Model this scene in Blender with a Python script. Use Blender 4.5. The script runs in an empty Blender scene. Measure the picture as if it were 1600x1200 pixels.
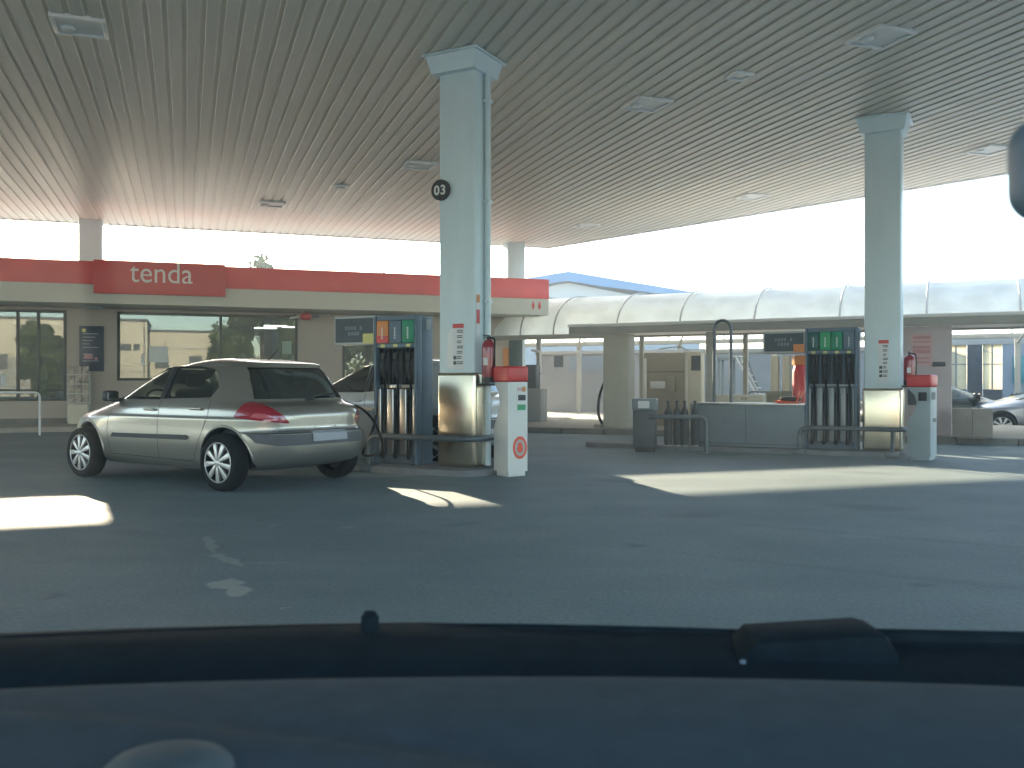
import bpy, bmesh, math, random
import numpy as np
from mathutils import Vector, Matrix
from mathutils.bvhtree import BVHTree
R = math.radians
PI = math.pi
rng = random.Random(7)
scene = bpy.context.scene
col = scene.collection

# ------------------------------------------------------------------ camera, sky, sun, exposure
F = 1428.0                      # focal length in pixels of the 1600 px wide photograph
H0 = 1.18                       # eye height
cam_d = bpy.data.cameras.new('camera')
cam = bpy.data.objects.new('camera', cam_d)
col.objects.link(cam)
cam.location = (0, 0, H0)
cam.rotation_euler = (R(90.0 - 0.12), 0, 0)
cam_d.sensor_width = 36.0
cam_d.lens = 36.0 * F / 1600.0
cam_d.clip_start = 0.05
cam_d.clip_end = 2000.0
cam_d.dof.use_dof = True
cam_d.dof.focus_distance = 13.0
cam_d.dof.aperture_fstop = 9.0
scene.camera = cam

SUN_EL, SUN_AZ = 16.3, 26.0     # elevation; azimuth to the left of the view
SKY, SUN, EXPO = 0.15, 4.2, 2.78
world = bpy.data.worlds.new('World')
scene.world = world
world.use_nodes = True
wn = world.node_tree
bgn = wn.nodes['Background']
skyn = wn.nodes.new('ShaderNodeTexSky')
skyn.sky_type = 'NISHITA'
skyn.sun_disc = False
skyn.sun_elevation = R(SUN_EL)
skyn.sun_rotation = R(-SUN_AZ)
skyn.air_density = 1.0
skyn.dust_density = 0.8
skyn.ozone_density = 2.0
wn.links.new(skyn.outputs[0], bgn.inputs[0])
bgn.inputs[1].default_value = SKY
sun_d = bpy.data.lights.new('sun', 'SUN')
sun = bpy.data.objects.new('sun', sun_d)
col.objects.link(sun)
sun_d.energy = SUN
sun_d.angle = R(0.55)
sun_d.color = (1.0, 0.84, 0.61)
sdir = Vector((-math.sin(R(SUN_AZ)) * math.cos(R(SUN_EL)), math.cos(R(SUN_AZ)) * math.cos(R(SUN_EL)), math.sin(R(SUN_EL))))
sun.rotation_euler = sdir.to_track_quat('Z', 'Y').to_euler()
vs = scene.view_settings
vs.view_transform = 'Standard'
vs.look = 'None'
vs.exposure = EXPO
vs.gamma = 1.0
vs.use_curve_mapping = False
scene.cycles.max_bounces = 8
scene.cycles.diffuse_bounces = 5
scene.cycles.glossy_bounces = 4
scene.cycles.transparent_max_bounces = 10
scene.cycles.use_denoising = True
scene.cycles.sample_clamp_indirect = 6.0

# ------------------------------------------------------------------ materials
M = {}
def nmat(name, c, rough=0.6, metal=0.0, var=0.12, scale=6.0, bump=0.0, bscale=40.0, spec=0.5, coat=0.0, c2=None, stretch=None, rvar=0.0):
    m = bpy.data.materials.new(name)
    m.use_nodes = True
    nt = m.node_tree
    b = nt.nodes['Principled BSDF']
    b.inputs['Roughness'].default_value = rough
    b.inputs['Metallic'].default_value = metal
    b.inputs['Specular IOR Level'].default_value = spec
    b.inputs['Coat Weight'].default_value = coat
    b.inputs['Coat Roughness'].default_value = 0.05
    tc = nt.nodes.new('ShaderNodeTexCoord')
    src = tc.outputs['Object']
    if stretch:
        mp = nt.nodes.new('ShaderNodeMapping')
        mp.inputs['Scale'].default_value = stretch
        nt.links.new(src, mp.inputs[0])
        src = mp.outputs[0]
    n = nt.nodes.new('ShaderNodeTexNoise')
    n.inputs['Scale'].default_value = scale
    n.inputs['Detail'].default_value = 6.0
    n.inputs['Roughness'].default_value = 0.62
    nt.links.new(src, n.inputs['Vector'])
    rmp = nt.nodes.new('ShaderNodeValToRGB')
    lo = tuple(max(0, x * (1 - var)) for x in c) + (1,)
    hi = tuple(min(1, x * (1 + var)) for x in (c2 or c)) + (1,)
    rmp.color_ramp.elements[0].color = lo
    rmp.color_ramp.elements[1].color = hi
    rmp.color_ramp.elements[0].position = 0.3
    rmp.color_ramp.elements[1].position = 0.7
    nt.links.new(n.outputs['Fac'], rmp.inputs[0])
    nt.links.new(rmp.outputs[0], b.inputs['Base Color'])
    if rvar:
        mr = nt.nodes.new('ShaderNodeMapRange')
        mr.inputs['To Min'].default_value = max(0.02, rough - rvar)
        mr.inputs['To Max'].default_value = min(1, rough + rvar)
        nt.links.new(n.outputs['Fac'], mr.inputs['Value'])
        nt.links.new(mr.outputs[0], b.inputs['Roughness'])
    if bump:
        n2 = nt.nodes.new('ShaderNodeTexNoise')
        n2.inputs['Scale'].default_value = bscale
        n2.inputs['Detail'].default_value = 4.0
        nt.links.new(src, n2.inputs['Vector'])
        bp = nt.nodes.new('ShaderNodeBump')
        bp.inputs['Strength'].default_value = bump
        bp.inputs['Distance'].default_value = 0.02
        nt.links.new(n2.outputs['Fac'], bp.inputs['Height'])
        nt.links.new(bp.outputs[0], b.inputs['Normal'])
    M[name] = m
    return m

def glass_mat(name, tint, refl, rough=0.0):
    """a thin pane: tinted see-through plus a coated mirror share that rises at grazing angles"""
    m = bpy.data.materials.new(name)
    m.use_nodes = True
    nt = m.node_tree
    nt.nodes.remove(nt.nodes['Principled BSDF'])
    out = nt.nodes['Material Output']
    t = nt.nodes.new('ShaderNodeBsdfTransparent')
    t.inputs[0].default_value = tint + (1,)
    g = nt.nodes.new('ShaderNodeBsdfGlossy')
    g.inputs['Roughness'].default_value = rough
    g.inputs[0].default_value = (0.93, 1.0, 0.98, 1)
    lw = nt.nodes.new('ShaderNodeLayerWeight')
    lw.inputs[0].default_value = 0.25
    mr = nt.nodes.new('ShaderNodeMapRange')
    mr.inputs['To Min'].default_value = refl
    mr.inputs['To Max'].default_value = min(1, refl + 0.7)
    nt.links.new(lw.outputs['Fresnel'], mr.inputs['Value'])
    mx = nt.nodes.new('ShaderNodeMixShader')
    nt.links.new(mr.outputs[0], mx.inputs[0])
    nt.links.new(t.outputs[0], mx.inputs[1])
    nt.links.new(g.outputs[0], mx.inputs[2])
    nt.links.new(mx.outputs[0], out.inputs[0])
    M[name] = m
    return m

def translucent_mat(name, c, share):
    m = bpy.data.materials.new(name)
    m.use_nodes = True
    nt = m.node_tree
    b = nt.nodes['Principled BSDF']
    b.inputs['Base Color'].default_value = c + (1,)
    b.inputs['Roughness'].default_value = 0.5
    n = nt.nodes.new('ShaderNodeTexNoise')
    n.inputs['Scale'].default_value = 1.2
    n.inputs['Detail'].default_value = 5
    tc = nt.nodes.new('ShaderNodeTexCoord')
    nt.links.new(tc.outputs['Object'], n.inputs['Vector'])
    rp = nt.nodes.new('ShaderNodeValToRGB')
    rp.color_ramp.elements[0].color = tuple(x * 0.82 for x in c) + (1,)
    rp.color_ramp.elements[1].color = c + (1,)
    rp.color_ramp.elements[0].position = 0.35
    rp.color_ramp.elements[1].position = 0.6
    nt.links.new(n.outputs['Fac'], rp.inputs[0])
    t = nt.nodes.new('ShaderNodeBsdfTranslucent')
    nt.links.new(rp.outputs[0], t.inputs[0])
    nt.links.new(rp.outputs[0], b.inputs['Base Color'])
    mx = nt.nodes.new('ShaderNodeMixShader')
    mx.inputs[0].default_value = share
    nt.links.new(b.outputs[0], mx.inputs[1])
    nt.links.new(t.outputs[0], mx.inputs[2])
    nt.links.new(mx.outputs[0], nt.nodes['Material Output'].inputs[0])
    M[name] = m
    return m

def emit_mat(name, c, s):
    m = bpy.data.materials.new(name)
    m.use_nodes = True
    b = m.node_tree.nodes['Principled BSDF']
    b.inputs['Base Color'].default_value = c + (1,)
    b.inputs['Emission Color'].default_value = c + (1,)
    b.inputs['Emission Strength'].default_value = s
    M[name] = m

nmat('ceiling_metal', (0.64, 0.625, 0.545), 0.45, 0.0, 0.09, 1.0, rvar=0.1, c2=(0.66, 0.61, 0.55), stretch=(2.2, 0.10, 1))
nmat('canopy_white', (0.66, 0.66, 0.64), 0.5, 0, 0.06, 2)
nmat('column_paint', (0.60, 0.72, 0.76), 0.38, 0, 0.08, 1.6, bump=0.02, bscale=8, stretch=(1, 1, 0.3))
nmat('steel', (0.68, 0.61, 0.48), 0.24, 1.0, 0.08, 5, bump=0.06, bscale=5, stretch=(1, 1, 0.25), rvar=0.08)
nmat('steel_brushed', (0.50, 0.50, 0.48), 0.33, 1.0, 0.12, 9, stretch=(6, 6, 0.3), rvar=0.1)
nmat('dull_steel', (0.20, 0.22, 0.23), 0.4, 0.6, 0.15, 9, stretch=(6, 6, 0.3))
nmat('black', (0.018, 0.020, 0.023), 0.5, 0, 0.3, 12)
nmat('rubber', (0.008, 0.009, 0.010), 0.85, 0, 0.3, 20, spec=0.25)
nmat('blue_grey', (0.105, 0.155, 0.205), 0.5, 0, 0.12, 4, rvar=0.1)
nmat('pale_green', (0.30, 0.40, 0.33), 0.6, 0, 0.05)
nmat('mid_grey', (0.17, 0.215, 0.24), 0.48, 0, 0.12, 3, rvar=0.12)
nmat('dark_grey', (0.055, 0.068, 0.08), 0.5, 0, 0.2, 6)
nmat('rail_grey', (0.11, 0.135, 0.15), 0.4, 0.3, 0.25, 9)
nmat('orange', (0.62, 0.23, 0.06), 0.45, 0, 0.06)
nmat('green', (0.012, 0.24, 0.13), 0.42, 0, 0.08)
nmat('bright_green', (0.03, 0.33, 0.14), 0.42, 0, 0.08)
nmat('dark_green', (0.012, 0.085, 0.075), 0.42, 0, 0.08)
nmat('yellow', (0.62, 0.60, 0.22), 0.6, 0, 0.05)
nmat('red', (0.56, 0.035, 0.035), 0.35, 0, 0.1)
nmat('sign_red', (0.76, 0.075, 0.075), 0.4, 0, 0.08, 1.2)
nmat('board_red', (0.66, 0.06, 0.055), 0.38, 0, 0.07, 1.2)
nmat('dark_red', (0.30, 0.025, 0.035), 0.28, 0, 0.12, coat=0.5)
nmat('orange_red', (0.75, 0.09, 0.03), 0.4, 0, 0.05)
nmat('white', (0.74, 0.75, 0.74), 0.45, 0, 0.05, 3)
nmat('letter_white', (0.80, 0.76, 0.72), 0.5, 0, 0.03, 3)
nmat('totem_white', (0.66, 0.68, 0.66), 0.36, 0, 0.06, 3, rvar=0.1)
nmat('totem_shade', (0.30, 0.36, 0.38), 0.4, 0, 0.07, 3, rvar=0.1)  # the totem white darkened, its shade put into the colour
nmat('paper', (0.70, 0.72, 0.72), 0.7, 0, 0.05)
nmat('pale_grey', (0.42, 0.44, 0.44), 0.6, 0, 0.08, 5)
nmat('shop_wall', (0.44, 0.39, 0.33), 0.75, 0, 0.07, 1.1, bump=0.08, bscale=60)
nmat('fascia_cream', (0.60, 0.60, 0.52), 0.6, 0, 0.05, 1.0)
nmat('frame_dark', (0.05, 0.055, 0.052), 0.4, 0.2, 0.15)
nmat('roof_grey', (0.25, 0.25, 0.25), 0.8, 0, 0.1)
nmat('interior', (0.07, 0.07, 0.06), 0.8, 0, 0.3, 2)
nmat('shelf_goods', (0.20, 0.19, 0.17), 0.7, 0, 0.75, 9, c2=(0.30, 0.25, 0.20))
nmat('collage', (0.30, 0.28, 0.26), 0.65, 0, 0.65, 7, c2=(0.42, 0.36, 0.30))
nmat('poster_navy', (0.045, 0.055, 0.085), 0.45, 0, 0.15)
nmat('pilaster', (0.04, 0.075, 0.075), 0.4, 0.1, 0.1)
nmat('kerb', (0.16, 0.155, 0.14), 0.85, 0, 0.2, 6, bump=0.2)
nmat('island_top', (0.17, 0.18, 0.19), 0.8, 0, 0.2, 5, bump=0.15)
nmat('paving', (0.34, 0.31, 0.26), 0.85, 0, 0.14, 3, bump=0.15)
nmat('wash_pillar', (0.46, 0.44, 0.37), 0.7, 0, 0.1, 2)
nmat('wash_pink', (0.52, 0.45, 0.44), 0.7, 0, 0.07, 2)
nmat('pink_sheet', (0.58, 0.40, 0.39), 0.6, 0, 0.06, 4)
nmat('pink_band', (0.50, 0.24, 0.24), 0.6, 0, 0.1, 4)
nmat('gutter', (0.33, 0.33, 0.30), 0.6, 0, 0.1, 3)
nmat('wash_wall', (0.28, 0.29, 0.29), 0.8, 0, 0.12, 0.8, bump=0.08)
nmat('wash_blue', (0.23, 0.275, 0.31), 0.75, 0, 0.12, 0.8)
nmat('booth', (0.36, 0.33, 0.27), 0.65, 0, 0.1, 2)
nmat('cream', (0.62, 0.58, 0.46), 0.55, 0, 0.07, 3)
nmat('beige_box', (0.27, 0.26, 0.20), 0.65, 0, 0.12, 3)
nmat('teal', (0.05, 0.24, 0.26), 0.5, 0, 0.1)
nmat('concrete', (0.30, 0.27, 0.23), 0.85, 0, 0.15, 4, bump=0.2)
nmat('blue_roof', (0.05, 0.17, 0.31), 0.5, 0, 0.12, 0.6)
nmat('ware_wall', (0.40, 0.41, 0.38), 0.8, 0, 0.06, 0.3)
nmat('sunlit_wall', (0.62, 0.57, 0.46), 0.8, 0, 0.07, 0.4)
nmat('bark', (0.07, 0.05, 0.035), 0.9, 0, 0.3, 5)
nmat('leaf', (0.05, 0.075, 0.03), 0.7, 0, 0.5, 1.3, c2=(0.08, 0.11, 0.04))
nmat('silver_paint', (0.36, 0.345, 0.305), 0.30, 0.75, 0.03, 40, coat=0.8)
nmat('white_paint', (0.62, 0.63, 0.62), 0.3, 0.1, 0.03, 5, coat=0.8)
nmat('dark_paint', (0.02, 0.032, 0.032), 0.28, 0.3, 0.1, 5, coat=0.9)
nmat('grey_paint', (0.30, 0.32, 0.35), 0.3, 0.7, 0.04, 30, coat=0.8)
nmat('car_plastic', (0.035, 0.04, 0.045), 0.55, 0, 0.15, 12)
nmat('bumper_plastic', (0.075, 0.082, 0.09), 0.5, 0, 0.12, 12)
nmat('seat_cloth', (0.035, 0.036, 0.038), 0.9, 0, 0.25, 14)
nmat('seam', (0.03, 0.03, 0.03), 0.7, 0, 0.1)
nmat('chrome', (0.7, 0.7, 0.7), 0.15, 1.0, 0.03)
nmat('rim_silver', (0.60, 0.60, 0.59), 0.35, 0.5, 0.06, 12)
nmat('plate', (0.36, 0.38, 0.42), 0.5, 0, 0.05, 8)
nmat('lamp_red', (0.33, 0.012, 0.03), 0.12, 0, 0.15, 10, coat=1.0)
nmat('lamp_rose', (0.55, 0.10, 0.12), 0.12, 0, 0.1, 10, coat=1.0)
nmat('lamp_clear', (0.55, 0.57, 0.58), 0.12, 0.3, 0.1, 10, coat=1.0)
nmat('dash', (0.052, 0.080, 0.099), 0.88, 0, 0.12, 30, bump=0.12, bscale=500, spec=0.2)
nmat('dash_reflection', (0.066, 0.098, 0.112), 0.75, 0, 0.12, 30, bump=0.1, bscale=500)  # paler dash tone, a reflection put into the colour
nmat('cowl', (0.011, 0.019, 0.024), 0.8, 0, 0.25, 25, spec=0.2)
nmat('wiper_black', (0.011, 0.020, 0.026), 0.85, 0, 0.25, 25, spec=0.1)
glass_mat('shop_glass', (0.42, 0.46, 0.44), 0.085)
glass_mat('car_glass', (0.38, 0.43, 0.43), 0.10)
glass_mat('rear_glass', (0.22, 0.27, 0.30), 0.16)
glass_mat('lens_glass', (0.8, 0.82, 0.8), 0.10)
translucent_mat('vault_sheet', (0.86, 0.92, 0.90), 0.72)
translucent_mat('sunlit_sheet', (0.85, 0.79, 0.62), 0.75)  # glowing sheet in place of a sunlit wall
emit_mat('lamp_on', (1.0, 0.95, 0.85), 2.5)

def ground_material():
    m = bpy.data.materials.new('forecourt_concrete')
    m.use_nodes = True
    nt = m.node_tree
    b = nt.nodes['Principled BSDF']
    L = nt.links.new
    tc = nt.nodes.new('ShaderNodeTexCoord')
    geo = tc.outputs['Object']
    def noise(scale, detail=6, rough=0.6, vec=geo):
        n = nt.nodes.new('ShaderNodeTexNoise')
        n.inputs['Scale'].default_value = scale
        n.inputs['Detail'].default_value = detail
        n.inputs['Roughness'].default_value = rough
        L(vec, n.inputs['Vector'])
        return n.outputs['Fac']
    def ramp(fac, a, bb, ca, cb):
        r = nt.nodes.new('ShaderNodeValToRGB')
        r.color_ramp.elements[0].position = a
        r.color_ramp.elements[1].position = bb
        r.color_ramp.elements[0].color = ca + (1,)
        r.color_ramp.elements[1].color = cb + (1,)
        L(fac, r.inputs[0])
        return r.outputs[0]
    def mix(fac, a, bb, mode='MIX'):
        x = nt.nodes.new('ShaderNodeMix')
        x.data_type = 'RGBA'
        x.blend_type = mode
        if isinstance(fac, float):
            x.inputs[0].default_value = fac
        else:
            L(fac, x.inputs[0])
        L(a, x.inputs[6])
        if isinstance(bb, tuple):
            x.inputs[7].default_value = bb + (1,)
        else:
            L(bb, x.inputs[7])
        return x.outputs[2]
    G = 0.205
    base = ramp(noise(0.45), 0.3, 0.7, (G * .70, G * .95, G * 1.01), (G * .96, G * 1.26, G * 1.31))
    fine = ramp(noise(38, 3), 0.3, 0.7, (0.80, 0.80, 0.80), (1.18, 1.18, 1.18))
    c = mix(1.0, base, fine, 'MULTIPLY')
    # tyre-darkened lanes and old oil spots
    mp = nt.nodes.new('ShaderNodeMapping')
    mp.inputs['Rotation'].default_value = (0, 0, R(30))
    mp.inputs['Scale'].default_value = (0.12, 0.8, 1)
    L(geo, mp.inputs[0])
    lane = ramp(noise(1.0, 4, 0.6, mp.outputs[0]), 0.40, 0.64, (0.91, 0.91, 0.92), (1.04, 1.04, 1.04))
    c = mix(1.0, c, lane, 'MULTIPLY')
    spots = ramp(noise(1.7, 5), 0.66, 0.74, (0, 0, 0), (0.45, 0.45, 0.45))
    c = mix(spots, c, (0.06, 0.063, 0.065))
    # dried whitish spills and one painted patch of faint sunlight, as irregular blots
    wob = nt.nodes.new('ShaderNodeTexNoise')
    wob.inputs['Scale'].default_value = 8.0
    wob.inputs['Detail'].default_value = 4
    L(geo, wob.inputs['Vector'])
    sub = nt.nodes.new('ShaderNodeVectorMath'); sub.operation = 'SUBTRACT'
    L(wob.outputs['Color'], sub.inputs[0]); sub.inputs[1].default_value = (0.5, 0.5, 0.5)
    scl = nt.nodes.new('ShaderNodeVectorMath'); scl.operation = 'SCALE'
    L(sub.outputs[0], scl.inputs[0]); scl.inputs['Scale'].default_value = 0.18
    add = nt.nodes.new('ShaderNodeVectorMath'); add.operation = 'ADD'
    L(geo, add.inputs[0]); L(scl.outputs[0], add.inputs[1])
    def blot(x, y, rx, ry, ang, fac):
        nonlocal c
        m1 = nt.nodes.new('ShaderNodeMapping'); m1.vector_type = 'TEXTURE'
        m1.inputs['Location'].default_value = (x, y, 0)
        m1.inputs['Rotation'].default_value = (0, 0, R(ang))
        m1.inputs['Scale'].default_value = (rx, ry, 1)
        L(add.outputs[0], m1.inputs[0])
        ln = nt.nodes.new('ShaderNodeVectorMath'); ln.operation = 'LENGTH'
        L(m1.outputs[0], ln.inputs[0])
        f = ramp(ln.outputs['Value'], 0.75, 1.0, (fac, fac, fac), (0, 0, 0))
        c = mix(f, c, (0.40, 0.42, 0.40))
    blot(-1.66, 5.34, 0.125, 0.15, 20, 0.8)
    blot(-1.54, 5.15, 0.07, 0.15, 10, 0.8)
    blot(-2.19, 6.65, 0.04, 0.40, 22, 0.42)
    blot(-1.89, 6.07, 0.055, 0.30, 37, 0.45)
    blot(-1.62, 5.98, 0.16, 0.035, 5, 0.26)
    blot(-1.95, 7.5, 0.05, 0.16, 5, 0.16)
    blot(-1.35, 7.4, 0.06, 0.10, 0, 0.16)
    blot(-1.30, 7.45, 0.07, 0.09, 0, 0.14)
    blot(-1.18, 4.78, 0.035, 0.03, 0, 0.35)
    blot(-1.9, 11.55, 0.85, 0.26, 4, 0.35)  # wide faint patch of sunlight painted onto the slab
    blot(2.7, 7.0, 0.2, 0.12, 0, 0.12)
    def drip(x, y, rx, ry, ang, fac):
        nonlocal c
        m1 = nt.nodes.new('ShaderNodeMapping'); m1.vector_type = 'TEXTURE'
        m1.inputs['Location'].default_value = (x, y, 0)
        m1.inputs['Rotation'].default_value = (0, 0, R(ang))
        m1.inputs['Scale'].default_value = (rx, ry, 1)
        L(add.outputs[0], m1.inputs[0])
        ln = nt.nodes.new('ShaderNodeVectorMath'); ln.operation = 'LENGTH'
        L(m1.outputs[0], ln.inputs[0])
        f = ramp(ln.outputs['Value'], 0.3, 1.0, (fac, fac, fac), (0, 0, 0))
        c = mix(f, c, (0.05, 0.055, 0.06))
    for q_ in ((1.6, 8.1, .35, .22, 20, .35), (0.9, 6.6, .12, .1, 0, .4), (3.4, 8.6, .5, .3, -20, .3), (-0.4, 7.6, .25, .12, 30, .25), (2.4, 5.3, .10, .08, 0, .4), (-2.9, 7.1, .5, .2, -30, .22), (4.6, 11.9, .6, .3, -28, .35), (1.2, 10.9, .4, .25, -28, .35), (-.9, 10.6, .8, .22, -30, .3), (3.0, 6.9, 2.6, .10, -31, .16), (2.3, 5.6, 2.8, .10, -31, .16)):
        drip(*q_)
    L(c, b.inputs['Base Color'])
    b.inputs['Roughness'].default_value = 0.62
    rr = ramp(noise(1.2, 5), 0.3, 0.7, (0.66, 0.66, 0.66), (0.82, 0.82, 0.82))
    L(rr, b.inputs['Roughness'])
    bp = nt.nodes.new('ShaderNodeBump')
    bp.inputs['Strength'].default_value = 0.18
    bp.inputs['Distance'].default_value = 0.01
    L(noise(60, 4), bp.inputs['Height'])
    L(bp.outputs[0], b.inputs['Normal'])
    M['ground'] = m
ground_material()

# ------------------------------------------------------------------ helpers
def X4(loc=(0, 0, 0), rz=0.0, rx=0.0, ry=0.0):
    return Matrix.Translation(loc) @ Matrix.Rotation(rz, 4, 'Z') @ Matrix.Rotation(ry, 4, 'Y') @ Matrix.Rotation(rx, 4, 'X')

def box(bm, x0, x1, y0, y1, z0, z1, bev=0.0, mx=None, seg=2):
    r = bmesh.ops.create_cube(bm, size=1.0)
    vs_ = r['verts']
    for v in vs_:
        v.co = Vector(((x0 + x1) / 2 + v.co.x * (x1 - x0), (y0 + y1) / 2 + v.co.y * (y1 - y0), (z0 + z1) / 2 + v.co.z * (z1 - z0)))
    if bev > 0:
        es = list({e for v in vs_ for e in v.link_edges})
        bb = min(bev, 0.45 * min(abs(x1 - x0), abs(y1 - y0), abs(z1 - z0)))
        rr = bmesh.ops.bevel(bm, geom=es, offset=bb, segments=seg, affect='EDGES', profile=0.5)
        vs_ = list({v for f in rr['faces'] for v in f.verts} | {v for v in vs_ if v.is_valid})
    if mx is not None:
        bmesh.ops.transform(bm, matrix=mx, verts=vs_)
    return vs_

def prism(bm, pts, axis, lo, hi, bev=0.0, mx=None):
    """extrude a 2D outline: axis 'y' takes (x, z), 'x' takes (y, z), 'z' takes (x, y)"""
    def P(p, t):
        if axis == 'y': return Vector((p[0], t, p[1]))
        if axis == 'x': return Vector((t, p[0], p[1]))
        return Vector((p[0], p[1], t))
    a = [bm.verts.new(P(p, lo)) for p in pts]
    b = [bm.verts.new(P(p, hi)) for p in pts]
    n = len(pts)
    fs = [bm.faces.new(a), bm.faces.new(b[::-1])]
    for i in range(n):
        j = (i + 1) % n
        fs.append(bm.faces.new((a[i], b[i], b[j], a[j])))
    bmesh.ops.recalc_face_normals(bm, faces=fs)
    vs_ = a + b
    if bev:
        es = [e for e in {e for v in a for e in v.link_edges} | {e for v in b for e in v.link_edges} if len(set(e.verts) & set(a)) == 2 or len(set(e.verts) & set(b)) == 2]
        rr = bmesh.ops.bevel(bm, geom=es, offset=bev, segments=2, affect='EDGES', profile=0.5)
        vs_ = list({v for f in rr['faces'] for v in f.verts} | {v for v in vs_ if v.is_valid})
    if mx is not None:
        bmesh.ops.transform(bm, matrix=mx, verts=vs_)
    return vs_

def tube(bm, pts, r, seg=10, r2=None, cap=True):
    pts = [Vector(p) for p in pts]
    n = len(pts)
    rings = []
    up = None
    for i, p in enumerate(pts):
        d = (pts[min(i + 1, n - 1)] - pts[max(i - 1, 0)]).normalized()
        if up is None:
            up = Vector((0, 0, 1)) if abs(d.z) < 0.9 else Vector((1, 0, 0))
        s = d.cross(up).normalized()
        up = s.cross(d).normalized()
        rad = r if r2 is None else r + (r2 - r) * i / (n - 1)
        rings.append([bm.verts.new(p + (s * math.cos(2 * PI * k / seg) + up * math.sin(2 * PI * k / seg)) * rad) for k in range(seg)])
    for i in range(n - 1):
        for k in range(seg):
            bm.faces.new((rings[i][k], rings[i][(k + 1) % seg], rings[i + 1][(k + 1) % seg], rings[i + 1][k]))
    if cap:
        bm.faces.new(rings[0][::-1]); bm.faces.new(rings[-1])

def lathe(bm, prof, seg=24, mx=None):
    """spin (r, z) about the z axis; closed at the ends when r is 0 there"""
    rings = []
    allv = []
    for r, z in prof:
        if r < 1e-6:
            v = bm.verts.new((0, 0, z)); rings.append([v]); allv.append(v)
        else:
            ring = [bm.verts.new((r * math.cos(2 * PI * k / seg), r * math.sin(2 * PI * k / seg), z)) for k in range(seg)]
            rings.append(ring); allv += ring
    for a, b in zip(rings[:-1], rings[1:]):
        for k in range(seg):
            k2 = (k + 1) % seg
            if len(a) == 1 and len(b) == 1: continue
            if len(a) == 1: bm.faces.new((a[0], b[k2], b[k]))
            elif len(b) == 1: bm.faces.new((a[k], a[k2], b[0]))
            else: bm.faces.new((a[k], a[k2], b[k2], b[k]))
    if mx is not None:
        bmesh.ops.transform(bm, matrix=mx, verts=allv)
    return allv

def corner_path(pts, r, n=6):
    pts = [Vector(p) for p in pts]
    out = [pts[0]]
    for a, p, b in zip(pts[:-2], pts[1:-1], pts[2:]):
        d1 = (a - p); d2 = (b - p)
        rr = min(r, d1.length * 0.45, d2.length * 0.45)
        s = p + d1.normalized() * rr
        e = p + d2.normalized() * rr
        for i in range(n + 1):
            t = i / n
            out.append((1 - t) ** 2 * s + 2 * t * (1 - t) * p + t * t * e)
    out.append(pts[-1])
    return out

def spline(pts, n=8):
    P = [Vector(p) for p in pts]
    P = [P[0] * 2 - P[1]] + P + [P[-1] * 2 - P[-2]]
    out = []
    for i in range(1, len(P) - 2):
        for k in range(n):
            t = k / n
            a, b, c, d = P[i - 1], P[i], P[i + 1], P[i + 2]
            out.append(0.5 * ((2 * b) + (c - a) * t + (2 * a - 5 * b + 4 * c - d) * t * t + (3 * b - a - 3 * c + d) * t ** 3))
    out.append(P[-2])
    return out

def obj(name, bm, mat, parent=None, smooth=30, recalc=True):
    if recalc:
        bmesh.ops.recalc_face_normals(bm, faces=bm.faces)
    me = bpy.data.meshes.new(name)
    bm.to_mesh(me)
    bm.free()
    return link_mesh(name, me, mat, parent, smooth)

def link_mesh(name, me, mat, parent=None, smooth=30):
    if smooth:
        me.polygons.foreach_set('use_smooth', [True] * len(me.polygons))
        me.set_sharp_from_angle(angle=R(smooth))
    mats = mat if isinstance(mat, (list, tuple)) else [mat]
    me.materials.clear()
    for m_ in mats:
        me.materials.append(M[m_] if isinstance(m_, str) else m_)
    o = bpy.data.objects.new(name, me)
    col.objects.link(o)
    if parent: o.parent = parent
    return o

def part(name, mat, parent, fn, smooth=30, label=None):
    bm = bmesh.new()
    fn(bm)
    o = obj(name, bm, mat, parent, smooth)
    if label: o['label'] = label
    return o

def bpart(name, mat, parent, dims, bev=0.006, label=None, mx=None):
    return part(name, mat, parent, lambda bm: box(bm, *dims, bev=bev, mx=mx), label=label)

def tag(o, label, cat, group=None, kind=None):
    o['label'] = label
    o['category'] = cat
    if group: o['group'] = group
    if kind: o['kind'] = kind
    return o

def thing(name, label, cat, loc=(0, 0, 0), rz=0.0, group=None):
    o = bpy.data.objects.new(name, None)
    o.empty_display_size = 0.2
    col.objects.link(o)
    o.location = loc
    o.rotation_euler = (0, 0, rz)
    return tag(o, label, cat, group)

def kids(o):
    return [c for c in bpy.data.objects if c.parent == o]

def dup(o, parent=None, swap=None):
    """a thing with copies of its parts and their sub-parts"""
    c = o.copy()
    col.objects.link(c)
    c.parent = parent
    if swap and c.type == 'MESH' and any(ms.material and ms.material.name in swap for ms in c.material_slots):
        c.data = c.data.copy()
        for i, m_ in enumerate(c.data.materials):
            if m_.name in swap: c.data.materials[i] = M[swap[m_.name]]
    for ch in kids(o):
        dup(ch, c, swap)
    return c

def struct(name, mat, fn, smooth=30):
    o = part(name, mat, None, fn, smooth)
    o['kind'] = 'structure'
    o['label'] = name.replace('_', ' ')
    return o

def text_mesh(name, s, size, mat, parent, mx, depth=0.01, bold=0.0):
    cu = bpy.data.curves.new(name, 'FONT')
    cu.body = s
    cu.size = size
    cu.align_x = 'CENTER'
    cu.extrude = depth
    cu.offset = bold
    t = bpy.data.objects.new(name, cu)
    col.objects.link(t)
    dg = bpy.context.evaluated_depsgraph_get()
    me = bpy.data.meshes.new_from_object(t.evaluated_get(dg))
    bpy.data.objects.remove(t)
    me.transform(mx)
    return link_mesh(name, me, mat, parent, 0)

UP = Matrix.Rotation(R(90), 4, 'X')          # lays a text or disc drawn in xy upright, facing -y

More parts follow.
